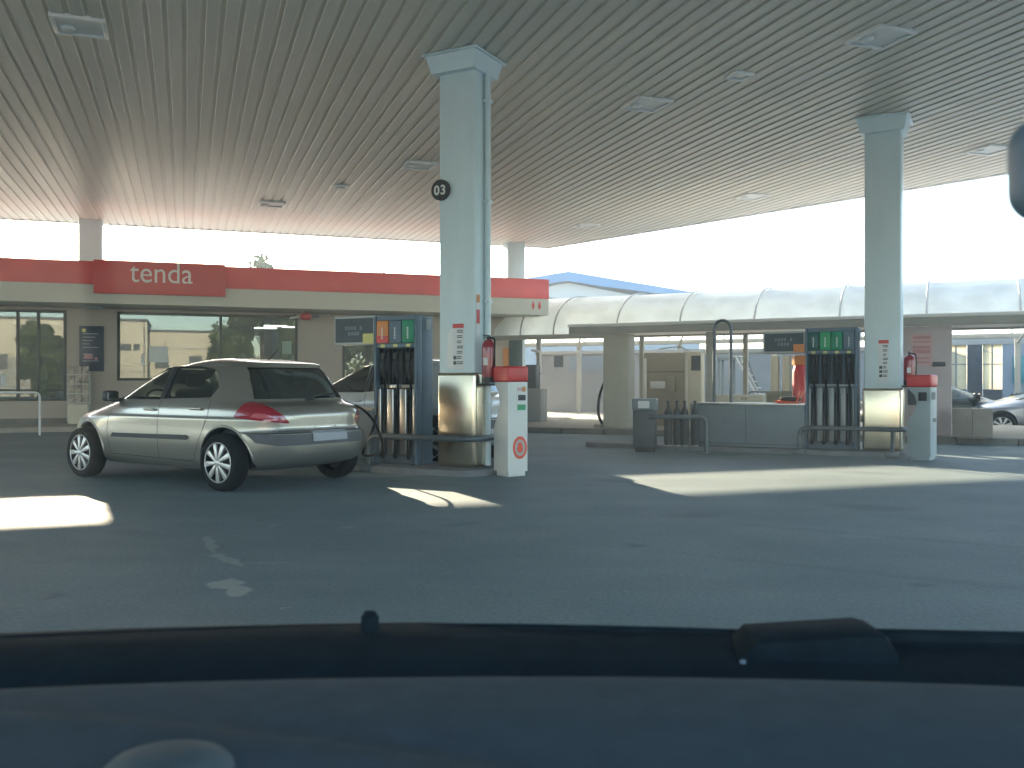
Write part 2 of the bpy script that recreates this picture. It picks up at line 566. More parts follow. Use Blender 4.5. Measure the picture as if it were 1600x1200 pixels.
# measuring: photograph pixels to places
TH = R(19.6)
CT, ST = math.cos(TH), math.sin(TH)
def W(a, b, z=0.0):                           # station frame -> world
    return Vector((a * CT - b * ST, a * ST + b * CT, z))
def ab(px, b):                                # (a, depth Y) of the ray through px on the line b
    k = (px - 800) / F
    Y = b / (CT - k * ST)
    return Y * (k * CT + ST), Y
def zat(py, Y):
    return H0 + (597 - py) / F * Y
KO = Vector((1.46, 20.8, 0)); KA = R(-26)
KW = Vector((math.cos(KA), math.sin(KA), 0)); KQ = Vector((-math.sin(KA), math.cos(KA), 0))
def pq(px, q):                                # (p, depth Y) on the line q of the car-wash frame
    k = (px - 800) / F
    o = KO + KQ * q
    p = (k * o.y - o.x) / (KW.x - k * KW.y)
    return p, o.y + p * KW.y
def K(p, q, z=0.0):
    return KO + KW * p + KQ * q + Vector((0, 0, z))
IA = R(-28)
IE = Vector((math.cos(IA), math.sin(IA), 0)); IN = Vector((-math.sin(IA), math.cos(IA), 0))
COL1 = Vector((-0.62, 11.95, 0)); COL2 = Vector((6.0, 14.75, 0))
def et(px, c):                                # position along the island axis through column c
    k = (px - 800) / F
    return (k * c.y - c.x) / (IE.x - k * IE.y)

# ------------------------------------------------------------------ setting: ground, pavements, islands
def sm(x, a, b):
    t = min(1, max(0, (x - a) / (b - a)))
    return t * t * (3 - 2 * t)
def gz(x, y):
    d = Vector((x, y, 0)) - KO
    p, q = d.dot(KW), d.dot(KQ)
    return -0.22 * sm(q, 2.6, 7.5) * sm(p, 4.6, 7.0)
def ground(bm):
    xs = [-400, -150, -60, -30] + list(np.arange(-20, 34.01, 1.0)) + [45, 70, 150, 400]
    ys = [-200, -80, -40, -20] + list(np.arange(-12, 60.01, 1.0)) + [75, 110, 200, 700]
    g = [[bm.verts.new((x, y, gz(x, y))) for x in xs] for y in ys]
    for j in range(len(ys) - 1):
        for i in range(len(xs) - 1):
            bm.faces.new((g[j][i], g[j][i + 1], g[j + 1][i + 1], g[j + 1][i]))
struct('ground', 'ground', ground, 60)

H = 5.4                                       # canopy ceiling height
FB, FAC = 24.35, 25.95                        # fascia front and shop front lines
aR = ab(857, FB)[0]                           # right end of the shop fascia
aW = ab(814, FAC)[0]                          # right end of the shop wall

def shop_pavement(bm):
    box(bm, -22, aW + 0.9, FB - 0.35, FAC + 9, -0.3, 0.12, 0.02, X4((0, 0, 0), TH))
struct('pavement', 'paving', shop_pavement)
def wash_pavement(bm):
    m_ = X4(KO, KA)
    box(bm, -2.4, 18, 0.25, 6.2, -0.6, 0.12, 0.01, m_)
    box(bm, -2.4, 9.2, 6.2, 15.5, -0.6, 0.118, 0.01, m_) if False else None
struct('pavement', 'paving', wash_pavement)
def wash_kerb(bm):
    m_ = X4(KO, KA)
    for i in range(20):
        box(bm, -2.4 + i * 1.02, -2.4 + i * 1.02 + 1.01, 0.0, 0.246, -0.3, 0.124, 0.025, m_)
struct('kerb', 'kerb', wash_kerb)
def wash_yard(bm):
    box(bm, -9.5, 5.2, 6.204, 16.5, -0.3, 0.11, 0.0, X4(KO, KA))
struct('pavement', 'paving', wash_yard)

def island(bm, c, t0, t1, w0, w1):
    m_ = X4(c, IA)
    pts = []
    r = 0.32
    for cx, cy, a0 in ((t1 - r, w1 - r, 0), (t0 + r, w1 - r, 90), (t0 + r, w0 + r, 180), (t1 - r, w0 + r, 270)):
        for k in range(7):
            a = R(a0 + 15 * k)
            pts.append((cx + r * math.cos(a), cy + r * math.sin(a)))
    prism(bm, pts, 'z', -0.2, 0.08, 0.015, m_)
struct('traffic_island', 'island_top', lambda bm: island(bm, COL1, -3.9, 0.48, -0.55, 0.62))
struct('traffic_island', 'island_top', lambda bm: island(bm, COL2, -5.1, 0.42, -0.55, 0.62))

# ------------------------------------------------------------------ the canopy over the pumps
canopy = thing('petrol_canopy', 'wide flat petrol station canopy with ribbed cream metal ceiling on white columns', 'canopy', (0, 0, 0), TH)
c1 = ab(858, 26.75)[0]
def b_end(a):                                 # far edge, then the slanting right edge
    if a <= c1: return 26.75
    d = Vector((0.654, -0.757))
    da, db = d.x * CT + d.y * ST, -d.x * ST + d.y * CT
    return 26.75 + (a - c1) * db / da
A0, B0 = -21.0, -6.5
def ceiling(bm):
    pitch, gap, dep = 0.21, 0.05, 0.019
    a = A0
    while True:
        b1 = b_end(a + 0.08)
        if b1 < B0 + 0.5: break
        prof = [(a, H + dep), (a, H + 0.012), (a + 0.012, H), (a + pitch - gap - 0.012, H), (a + pitch - gap, H + 0.012), (a + pitch - gap, H + dep), (a + pitch, H + dep)]
        lo = [bm.verts.new((x, B0, z)) for x, z in prof]
        hi = [bm.verts.new((x, b_end(x) - 0.03, z)) for x, z in prof]
        for i in range(len(prof) - 1):
            bm.faces.new((lo[i], lo[i + 1], hi[i + 1], hi[i]))
        a += pitch
ce = part('ceiling', 'ceiling_metal', canopy, ceiling, 20)
aE = c1
while b_end(aE) > B0: aE += 0.02
poly = [(A0, B0), (aE, B0), (c1, 26.75), (A0, 26.75)]
part('roof', 'canopy_white', canopy, lambda bm: prism(bm, [(A0, B0 + .05), (aE - .1, B0 + .05), (c1 - .03, 26.7), (A0, 26.7)], 'z', H + 0.06, H + 0.85))
def edge_trim(bm):
    for (p, q) in zip(poly, poly[1:] + poly[:1]):
        p = Vector((p[0], p[1], 0)); q = Vector((q[0], q[1], 0))
        d = q - p
        m_ = X4(p, math.atan2(d.y, d.x))
        box(bm, 0, d.length, -0.03, 0.0, H - 0.012, H + 0.92, 0, m_)
        box(bm, 0.02, d.length - 0.02, 0.0, 0.10, H - 0.010, H - 0.002, 0, m_)
part('edge_trim', 'canopy_white', canopy, edge_trim)
LIA = IA - TH                                  # island direction within the canopy frame
def column(wpos, zb, rot, sx, sy, clad_top=None, collar=True, label=None):
    a, b = wpos.x * CT + wpos.y * ST, -wpos.x * ST + wpos.y * CT
    m_ = X4((a, b, 0), rot)
    o = part('column', 'column_paint', canopy, lambda bm: box(bm, -sx / 2, sx / 2, -sy / 2, sy / 2, zb, H + 0.04, 0.035, m_), label=label)
    if collar:
        def cf(bm):
            vs_ = box(bm, -0.38, 0.38, -0.38, 0.38, H - 0.24, H + 0.03)
            for v in vs_:
                if v.co.z < H - 0.1:
                    v.co.x *= 0.83 * sx / 0.55 + 0.03; v.co.y *= 0.80
            for v in vs_: v.co = m_ @ v.co
            box(bm, -0.405, 0.405, -0.405, 0.405, H - 0.03, H - 0.004, 0.004, m_)
        part('collar', 'column_paint', o, cf)
    if clad_top:
        def cl(bm):
            box(bm, -sx / 2 - .025, sx / 2 + .025, -sy / 2 - .025, sy / 2 + .025, zb, clad_top, 0.05, m_, 4)
        part('steel_cladding', 'steel', o, cl)
    return o, m_
col1, m1 = column(COL1, 0.08, LIA, 0.54, 0.40, 1.31, label='white column wrapped in steel at its foot, round sign 03')
col2, m2 = column(COL2, 0.08, LIA, 0.55, 0.42, 1.09, label='white column with plain steel foot at the second pump')
ca, _ = ab(143, 26.25); cb, _ = ab(803, 26.25)
column(W(ca, 26.25), 0.0, 0.0, 0.56, 0.5, None, False)
column(W(cb, 26.25), 0.0, 0.0, 0.56, 0.5, None, False)
# number disc, notices, downpipe on the columns
def disc(bm, r, y0, y1, mx, seg=40, e=1.0):
    prism(bm, [(r * math.cos(2 * PI * k / seg), e * r * math.sin(2 * PI * k / seg)) for k in range(seg)], 'y', y0, y1, 0, mx)
mdisc = m1 @ Matrix.Translation((-0.225, -0.22, 3.67))
part('number_disc', 'black', col1, lambda bm: disc(bm, 0.135, -0.022, 0.012, mdisc))
for dx_, ch_ in ((-.048, '0'), (.048, '3')):
    text_mesh('digit', ch_, 0.17, 'white', col1, mdisc @ Matrix.Translation((dx_, -0.026, -0.06)) @ UP, 0.003, 0.004)
def notice(o, m_, x, z0, z1, w, sy, squares):
    y = -sy / 2 - 0.004
    part('notice', 'paper', o, lambda bm: box(bm, x - w / 2, x + w / 2, y - 0.003, y + 0.004, z0, z1, 0, m_))
    part('notice_header', 'red', o, lambda bm: box(bm, x - w / 2, x + w / 2, y - 0.006, y - 0.0032, z1 - 0.055, z1, 0, m_))
    z = z1 - 0.10
    i = 0
    while z > z0 + 0.04:
        def row(bm):
            if i >= squares:
                box(bm, x - w / 2 + 0.01, x - w / 2 + 0.055, y - 0.006, y - 0.0032, z - 0.024, z + 0.022, 0, m_)
            for k in range(2):
                box(bm, x - w / 2 + 0.064, x + w / 2 - 0.012 - 0.012 * ((i * 7 + k * 3) % 3), y - 0.006, y - 0.0032, z - 0.016 + 0.022 * k, z - 0.004 + 0.022 * k, 0, m_)
        part('notice_row', 'dark_grey', o, row)
        z -= 0.067; i += 1
notice(col1, m1, 0.03, 1.34, 1.93, 0.165, 0.40, 5)
part('rounded_sheet', 'white', col1, lambda bm: prism(bm, [(0.02 + 0.17 * sx_ , 1.62 + 0.26 * sz_) for sx_, sz_ in [(-1, -.8), (-.8, -1), (.5, -1), (.5, 1), (-.5, 1), (-.9, .7)]], 'y', -0.2035, -0.200, 0, m1))
notice(col2, m2, 0.02, 1.18, 1.85, 0.15, 0.42, 5)
def pipe(bm):
    tube(bm, [m1 @ Vector((0.315, 0.06, 0.1)), m1 @ Vector((0.315, 0.06, H - 0.2))], 0.04, 14)
    for z in (0.9, 2.2, 3.5, 4.8):
        box(bm, 0.27, 0.36, 0.01, 0.11, z, z + 0.04, 0.004, m1)
part('downpipe', 'column_paint', col1, pipe)
def strip_sign(bm):
    box(bm, 0.272, 0.276, -0.17, -0.08, 1.75, 2.32, 0, m1)
part('strip_sign', 'paper', col1, strip_sign)
part('strip_sign', 'red', col1, lambda bm: box(bm, 0.2765, 0.279, -0.165, -0.085, 1.93, 2.11, 0, m1))
part('strip_sign', 'orange', col1, lambda bm: box(bm, 0.2765, 0.279, -0.165, -0.085, 2.2, 2.3, 0, m1))

# lights let into the ceiling
def make_light(name, size, d):
    t = thing(name, 'x', 'ceiling light', (0, 0, 0), TH, 'lights set in the canopy ceiling')
    def fr(bm):
        s = size
        for (x0, x1, y0, y1) in ((-s, s, -s, -s + .05), (-s, s, s - .05, s), (-s, -s + .05, -s + .05, s - .05), (s - .05, s, -s + .05, s - .05)):
            box(bm, x0, x1, y0, y1, -d, 0.02, 0.004)
    part('frame', 'white', t, fr)
    part('diffuser', 'white', t, lambda bm: box(bm, -size + .051, size - .051, -size + .051, size - .051, -0.012, 0.015))
    if size > 0.2:
        part('lamp', 'white', t, lambda bm: lathe(bm, [(0, -0.05), (0.06, -0.045), (0.085, -0.025), (0.09, -0.0125), (0, -0.0125)], 16, X4((-size * .45, size * .3, 0))))
    return t
lights = [((125, 40), 'large square ceiling light at the dark left end of the canopy'),
          ((425, 318), 'square ceiling light above the red shop sign'),
          ((655, 258), 'square ceiling light just left of the 03 column'),
          ((1010, 162), 'square ceiling light between the two tall pump columns'),
          ((1375, 57), 'square ceiling light with a visible bulb, above the right-hand column'),
          ((1175, 306), 'square ceiling light near the bright slanting canopy edge'),
          ((1545, 233), 'square ceiling light right of the second column'),
          ((915, 352), 'square ceiling light nearest the far corner of the canopy')]
L0 = make_light('ceiling_light', 0.30, 0.035)
S0 = make_light('ceiling_light', 0.15, 0.03)
for i, ((px, py), lb) in enumerate(lights):
    Y = (H - H0) * F / (597 - py)
    o = L0 if i == 0 else dup(L0)
    o.location = ((px - 800) / F * Y, Y, H)
    o['label'] = lb
for i, ((px, py), lb) in enumerate([((1155, 118), 'small square spotlight between two larger ceiling lights'), ((533, 291), 'small square spotlight over the shop wall left of the 03 column')]):
    Y = (H - H0) * F / (597 - py)
    o = S0 if i == 0 else dup(S0)
    o.location = ((px - 800) / F * Y, Y, H)
    o['label'] = lb

# ------------------------------------------------------------------ the shop
shop = thing('shop_building', 'low cream petrol station shop with red fascia band and big dark windows', 'shop', (0, 0, 0), TH)
AL = -22.0
zt, zb_, zr = 4.12, 3.10, 3.56
w1a, w1b = -21.0, ab(104, FAC)[0]
w2a, w2b = ab(183, FAC)[0], ab(465, FAC)[0]
d3a, d3b = ab(535, FAC)[0], ab(648, FAC)[0]
zw1, zw2, zw3 = 0.70, 1.22, 0.16
zh = 3.02
def wall(bm):
    t0, t1 = FAC, FAC + 0.25
    for x0, x1 in ((AL, w1a), (w1b, w2a), (w2b, d3a), (d3b, aW)):
        box(bm, x0, x1, t0, t1, 0.1, zb_ - .004)
    for x0, x1, zz in ((w1a, w1b, zw1), (w2a, w2b, zw2), (d3a, d3b, zw3)):
        box(bm, x0 + .001, x1 - .001, t0 + .002, t1, 0.1, zz)
        box(bm, x0 + .001, x1 - .001, t0 + .002, t1, zh, zb_ - .004)
    box(bm, aW - 0.25, aW - .002, t1 + .001, FAC + 8, 0.1, zb_ - .004)
    box(bm, AL, AL + .25, t1 + .001, FAC + 8, 0.1, zb_ - .004)
    box(bm, AL + .26, aW - .26, FAC + 7.7, FAC + 7.95, 0.1, zb_ - .004)
part('wall', 'shop_wall', shop, wall)
part('plinth', 'kerb', shop, lambda bm: [box(bm, AL, d3a - .02, FAC - 0.03, FAC - .002, 0.11, 0.26), box(bm, d3b + .02, aW + .02, FAC - 0.03, FAC - .002, 0.11, 0.26)])
part('fascia_band', 'fascia_cream', shop, lambda bm: [box(bm, AL, aR, FB, FB + 0.2, zb_, zr), box(bm, aR - .2, aR - .001, FB + .2, FAC + 7.9, zb_, zr)])
part('red_band', 'sign_red', shop, lambda bm: [box(bm, AL, aR + .01, FB - .02, FB + 0.2, zr + .002, zt, 0.01), box(bm, aR - .2, aR + .008, FB + .202, FAC + 7.9, zr + .002, zt)])
part('soffit', 'fascia_cream', shop, lambda bm: box(bm, AL, aR - .21, FB + .201, FAC + 7.9, zb_ + .03, zb_ + .1))
part('roof', 'roof_grey', shop, lambda bm: box(bm, AL, aR - .21, FB + .201, FAC + 7.9, zt - .4, zt - .015))
part('pilaster', 'pilaster', shop, lambda bm: box(bm, ab(796, FAC)[0], aW + .03, FAC - 0.05, FAC - .001, 0.12, zb_ + .03, 0.01))
sb0, sb1 = ab(147, FB)[0], ab(352, FB)[0]
board = part('sign_board', 'board_red', shop, lambda bm: box(bm, sb0, sb1, FB - .14, FB - .022, 3.34, zt + .03, 0.012))
tx = (ab(203, FB - .14)[0] + ab(301, FB - .14)[0]) / 2
tl = text_mesh('letters', 'tenda', 0.72, 'letter_white', board, Matrix.Translation((tx, FB - .145, 3.63)) @ UP, 0.004, 0.0)
bx = [v.co.x for v in tl.data.vertices]
want = ab(301, FB - .14)[0] - ab(203, FB - .14)[0]
sc_ = want / (max(bx) - min(bx))
zz_ = [v.co.z for v in tl.data.vertices]
for v in tl.data.vertices:
    v.co.x = tx + (v.co.x - (max(bx) + min(bx)) / 2) * sc_
    v.co.z = 3.63 + (v.co.z - min(zz_)) * 0.50 / (max(zz_) - min(zz_))
# toilet pictograms at the right end of the fascia
def picto(bm, x, skirt):
    y0, y1 = FB - .012, FB - .001
    z = 3.19
    n0 = len(bm.verts)
    disc(bm, 0.035, y0, y1, Matrix.Translation((x, 0, z + 0.25)), 14)
    if skirt:
        prism(bm, [(x - .06, z + .08), (x + .06, z + .08), (x + .03, z + .205), (x - .03, z + .205)], 'y', y0, y1)
        box(bm, x - .025, x + .025, y0, y1, z, z + .079)
    else:
        box(bm, x - .045, x + .045, y0, y1, z + .09, z + .205)
        box(bm, x - .03, x - .004, y0, y1, z, z + .089); box(bm, x + .004, x + .03, y0, y1, z, z + .089)
    for v in bm.verts:
        v.co.x = x + (v.co.x - x) * .8; v.co.z = z + .07 + (v.co.z - z) * .75
part('toilet_pictogram', 'sign_red', shop, lambda bm: picto(bm, ab(833, FB)[0], False))
part('toilet_pictogram', 'sign_red', shop, lambda bm: picto(bm, ab(843, FB)[0], True))
part('wall_notice', 'orange', shop, lambda bm: [box(bm, ab(786, FAC)[0], ab(795, FAC)[0], FAC - .012, FAC - .001, 1.62, 2.2)])
def window(a0, a1, z0, mull, name='window'):
    def fr(bm):
        y0, y1 = FAC - 0.03, FAC + 0.10
        t = 0.07
        box(bm, a0, a1, y0, y1, z0, z0 + t, 0.008); box(bm, a0, a1, y0, y1, zh - t, zh, 0.008)
        for x in [a0 + t / 2, a1 - t / 2] + list(mull):
            box(bm, x - t / 2, x + t / 2, y0 + .002, y1 - .002, z0 + t + .001, zh - t - .001, 0.008)
    f = part(name, 'frame_dark', shop, fr)
    part('pane', 'shop_glass', f, lambda bm: box(bm, a0 + .03, a1 - .03, FAC + .03, FAC + .042, z0 + .03, zh - .03))
    return f
def pane_note(f, px0, px1, py0, py1, mat):
    a0_, Y_ = ab(px0, FAC); a1_, _ = ab(px1, FAC)
    part('window_notice', mat, f, lambda bm: box(bm, a0_, a1_, FAC + .022, FAC + .029, zat(py1, Y_), zat(py0, Y_)))
win1 = window(w1a, w1b, zw1, [ab(0, FAC)[0] - 1.2, ab(28, FAC)[0], ab(60, FAC)[0]])
win2 = window(w2a, w2b, zw2, [ab(345, FAC)[0]])
pane_note(win2, 233, 262, 541, 566, 'paper')
pane_note(win2, 221, 226, 553, 571, 'paper')
pane_note(win2, 441, 456, 533, 553, 'pale_green')
pane_note(win1, 0, 9, 585, 604, 'paper')
window(d3a, d3b, zw3, [ab(575, FAC)[0], ab(612, FAC)[0]], 'door')
# interior: floor, ceiling, rear shelves
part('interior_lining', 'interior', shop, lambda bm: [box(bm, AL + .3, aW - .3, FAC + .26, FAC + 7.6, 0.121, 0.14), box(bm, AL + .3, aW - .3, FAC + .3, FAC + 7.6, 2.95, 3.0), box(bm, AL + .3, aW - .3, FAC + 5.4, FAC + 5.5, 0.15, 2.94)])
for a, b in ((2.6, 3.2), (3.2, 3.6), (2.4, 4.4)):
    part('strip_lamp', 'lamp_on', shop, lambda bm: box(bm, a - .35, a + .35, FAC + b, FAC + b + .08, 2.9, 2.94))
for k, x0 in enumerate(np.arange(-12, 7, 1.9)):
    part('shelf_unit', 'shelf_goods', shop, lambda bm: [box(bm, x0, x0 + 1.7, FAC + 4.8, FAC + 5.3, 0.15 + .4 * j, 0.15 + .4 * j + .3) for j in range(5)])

def stand_in_window(px0, px1, py0, py1, dep, mat, name, label, cat, head=None):
    a0, Y = ab(px0, FAC + dep); a1, _ = ab(px1, FAC + dep)
    t = thing(name, label, cat, W((a0 + a1) / 2, FAC + dep, 0.14), TH)
    w = (a1 - a0) / 2
    ztop = zat(py0, Y) - .14
    part('panel', mat, t, lambda bm: box(bm, -w, w, -.04, .04, 0.45, ztop, 0.01))
    part('foot', 'dark_grey', t, lambda bm: [box(bm, -w, w, -.18, .18, 0.0, 0.06, 0.01), box(bm, -.04, .04, -.03, .03, .06, .45)])
    return t
stand_in_window(36, 72, 556, 620, 0.5, 'collage', 'display_stand', 'tall grey printed display stand inside the left shop window', 'display')
stand_in_window(74, 100, 575, 622, 0.55, 'dark_red', 'display_stand', 'dark red display panel inside the left shop window', 'display')
# poster and leaflet rack on the shop pillar
a0, Y = ab(124, FAC - .05); a1, _ = ab(162, FAC - .05)
t = thing('poster', 'dark navy poster board on the shop pillar between the windows', 'poster', W((a0 + a1) / 2, FAC, zat(580, Y)), TH)
pw, ph = (a1 - a0) / 2, zat(509, Y) - zat(580, Y)
part('board', 'poster_navy', t, lambda bm: box(bm, -pw, pw, -.05, -.003, 0, ph, 0.008))
def lines(bm):
    for k in range(9):
        if k in (5,): continue
        box(bm, -pw * .72, -pw * .72 + pw * (1.3 - .25 * (k * 5 % 4)), -.056, -.0505, ph * (.82 - .075 * k), ph * (.82 - .075 * k) + .018)
part('text_rows', 'pale_grey', t, lambda bm: lines(bm))
part('emblem', 'yellow', t, lambda bm: disc(bm, 0.05, -.056, -.0505, Matrix.Translation((-pw * .62, 0, ph * .9)), 16))
part('picture', 'pink_band', t, lambda bm: [box(bm, -pw * .6, pw * .1, -.060, -.0565, ph * .27, ph * .37), box(bm, pw * .25, pw * .5, -.060, -.0565, ph * .25, ph * .31)])
a0, Y = ab(104, FAC - .3); a1, _ = ab(141, FAC - .3)
t = thing('leaflet_rack', 'pale upright leaflet rack full of magazines against the shop pillar', 'rack', W((a0 + a1) / 2, FAC - .3, 0.12), TH)
w = (a1 - a0) / 2
zz = zat(580, Y) - .12
part('back_panel', 'pale_grey', t, lambda bm: box(bm, -w, w, .05, .09, .06, zz, 0.01))
def mags(bm):
    for j in range(4):
        for i in range(3):
            x0 = -w + .03 + i * (2 * w - .06) / 3
            box(bm, x0 + .01, x0 + (2 * w - .06) / 3 - .01, -.03 + .01 * ((i + j) % 2), .04, .55 + j * .24, .55 + j * .24 + .19 + .02 * ((i * j) % 3), 0.003)
part('magazines', 'collage', t, mags)
part('tray', 'cream', t, lambda bm: [box(bm, -w, w, -.07, .045, .52 + .24 * j, .54 + .24 * j) for j in range(4)])
part('base', 'cream', t, lambda bm: box(bm, -w * .85, w * .85, -.15, .045, 0, .5, 0.02))
# red round wall lamp on a pale arm
a0, Y = ab(478, FAC - .35)
t = thing('wall_bracket', 'round red sign head on a pale arm under the shop eaves', 'sign', W(a0, FAC - .35, zat(495, Y)), TH)
part('head', 'red', t, lambda bm: lathe(bm, [(0, -.09), (.10, -.085), (.155, -.03), (.16, .03), (.11, .10), (0, .11)], 24))
part('arm', 'white', t, lambda bm: tube(bm, [(-.42, .1, -.04), (-.15, .02, 0.0)], .035, 10))
part('bracket', 'dark_grey', t, lambda bm: [box(bm, .14, .36, -.05, .05, .0, .06, .01), box(bm, -.32, -.26, .0, .348, .02, .07, .01), box(bm, -.02, .02, .0, .348, .1, .14)])
# white hoop barrier before the shop
g = W(0, 0)
bx_, by_ = (62 - 800) / F * 20.3, 20.3
t = thing('hoop_barrier', 'thin white tubular hoop barrier in front of the left shop window', 'barrier', (bx_, by_, 0), TH)
part('tube', 'white', t, lambda bm: tube(bm, corner_path([(0, 0, 0), (0, 0, .95), (-2.4, 0, .95), (-2.4, 0, 0)], .12), .025, 10))
part('lower_bar', 'white', t, lambda bm: tube(bm, [(-2.38, 0, .45), (-.02, 0, .45)], .014, 8)) if False else None

# ------------------------------------------------------------------ cars
def hermite(xs, ys):
    xs = np.array(xs, float); ys = np.array(ys, float)
    h = np.diff(xs); d = np.diff(ys) / h
    m = np.zeros_like(ys)
    m[0], m[-1] = d[0], d[-1]
    for i in range(1, len(xs) - 1):
        if d[i - 1] * d[i] > 0:
            w1, w2 = 2 * h[i] + h[i - 1], h[i] + 2 * h[i - 1]
            m[i] = (w1 + w2) / (w1 / d[i - 1] + w2 / d[i])
    def f(x):
        x = min(max(x, xs[0]), xs[-1])
        i = min(np.searchsorted(xs, x, 'right') - 1, len(xs) - 2)
        t = (x - xs[i]) / h[i]
        return ((1 + 2 * t) * (1 - t) ** 2 * ys[i] + t * (1 - t) ** 2 * h[i] * m[i] + t * t * (3 - 2 * t) * ys[i + 1] + t * t * (t - 1) * h[i] * m[i + 1])
    return f

class Shape:
    def __init__(s, front, rear, width, nf, nr):
        s.xf = hermite(*zip(*front)); s.xr = hermite(*zip(*rear)); s.w = hermite(*zip(*width))
        s.nf = hermite(*zip(*nf)); s.nr = hermite(*zip(*nr))
    def ring(s, z, N=72, inset=0.0, cut=None):
        xf, xr, w = s.xf(z) - inset, s.xr(z) + inset, s.w(z) - inset
        if cut: xf, xr = min(xf, cut[1]), max(xr, cut[0])
        xc = -0.15 if xf > 0 and xr < -0.3 else (xf + xr) / 2
        nf, nr = s.nf(z), s.nr(z)
        t = np.linspace(0, PI, 801)
        c, sn = np.cos(t), np.sin(t)
        n = np.where(c >= 0, nf, nr)
        Lx = np.where(c >= 0, xf - xc, xc - xr)
        x = xc + Lx * np.sign(c) * np.abs(c) ** (2 / n)
        y = w * np.abs(sn) ** (2 / n)
        s_ = np.concatenate([[0], np.cumsum(np.hypot(np.diff(x), np.diff(y)))])
        q = np.linspace(0, s_[-1], N + 1)
        x = np.interp(q, s_, x); y = np.interp(q, s_, y)
        y[0] = y[-1] = 0
        half = list(zip(x, y))
        return half + [(a, -b) for a, b in half[-2:0:-1]]
    def solid(s, zs, inset=0.0, cut=None, N=72):
        bm = bmesh.new()
        rings = []
        for z in zs:
            rings.append([bm.verts.new((x, y, z)) for x, y in s.ring(z, N, inset, cut)])
        n = len(rings[0])
        for a, b in zip(rings[:-1], rings[1:]):
            for k in range(n):
                bm.faces.new((a[k], a[(k + 1) % n], b[(k + 1) % n], b[k]))
        bm.faces.new(rings[0][::-1])
        top = rings[-1]
        bm.faces.new(top)
        bmesh.ops.recalc_face_normals(bm, faces=bm.faces)
        return bm

def fill(poly, du=0.03, nv=8):
    """a polygon that is monotone in its first coordinate, as a smooth-edged grid (verts, quads)"""
    us = [p[0] for p in poly]
    u0, u1 = min(us), max(us)
    grid = sorted(set(list(np.arange(u0, u1, du)) + us))
    g = [grid[0]]
    for u in grid[1:]:
        if u - g[-1] > 1e-4: g.append(u)
    V, Fc = [], []
    n = len(poly)
    for u in g:
        u_ = min(max(u + 1e-6, u0 + 1e-5), u1 - 1e-5)
        hits = []
        for i in range(n):
            a, b = poly[i], poly[(i + 1) % n]
            if (a[0] - u_) * (b[0] - u_) < 0:
                t = (u_ - a[0]) / (b[0] - a[0])
                hits.append(a[1] + t * (b[1] - a[1]))
        lo, hi = min(hits), max(hits)
        V.append([(u, lo + (hi - lo) * k / nv) for k in range(nv + 1)])
    return V

def decal(bvh, poly, frame, off, du=0.03, nv=8, thick=0.0):
    """a panel cut to an outline and laid on the body along a direction; frame = (origin, u axis, v axis, ray direction)"""
    o, ua, va, d = [Vector(q) for q in frame]
    bm = bmesh.new()
    G = fill(poly, du, nv)
    vv = []
    for colm in G:
        r = []
        for u, v in colm:
            p = o + ua * u + va * v
            h = bvh.ray_cast(p, d)
            if h[0] is None:
                h = bvh.find_nearest(p + d * 1.0)
            nrm = h[1] if h[1].dot(d) < 0 else -h[1]
            r.append(bm.verts.new(h[0] + nrm * off))
        vv.append(r)
    for a, b in zip(vv[:-1], vv[1:]):
        for k in range(len(a) - 1):
            try: bm.faces.new((a[k], b[k], b[k + 1], a[k + 1]))
            except ValueError: pass
    bmesh.ops.remove_doubles(bm, verts=bm.verts, dist=1e-5)
    bmesh.ops.recalc_face_normals(bm, faces=bm.faces)
    if bm.faces:
        s = sum((f.normal.dot(d) for f in bm.faces))
        if s > 0: bmesh.ops.reverse_faces(bm, faces=bm.faces)
    if thick:
        bmesh.ops.solidify(bm, geom=list(bm.faces), thickness=thick)
    return bm

def mirror_bm(bm):
    for v in bm.verts: v.co.y *= -1
    bmesh.ops.reverse_faces(bm, faces=bm.faces)
    return bm

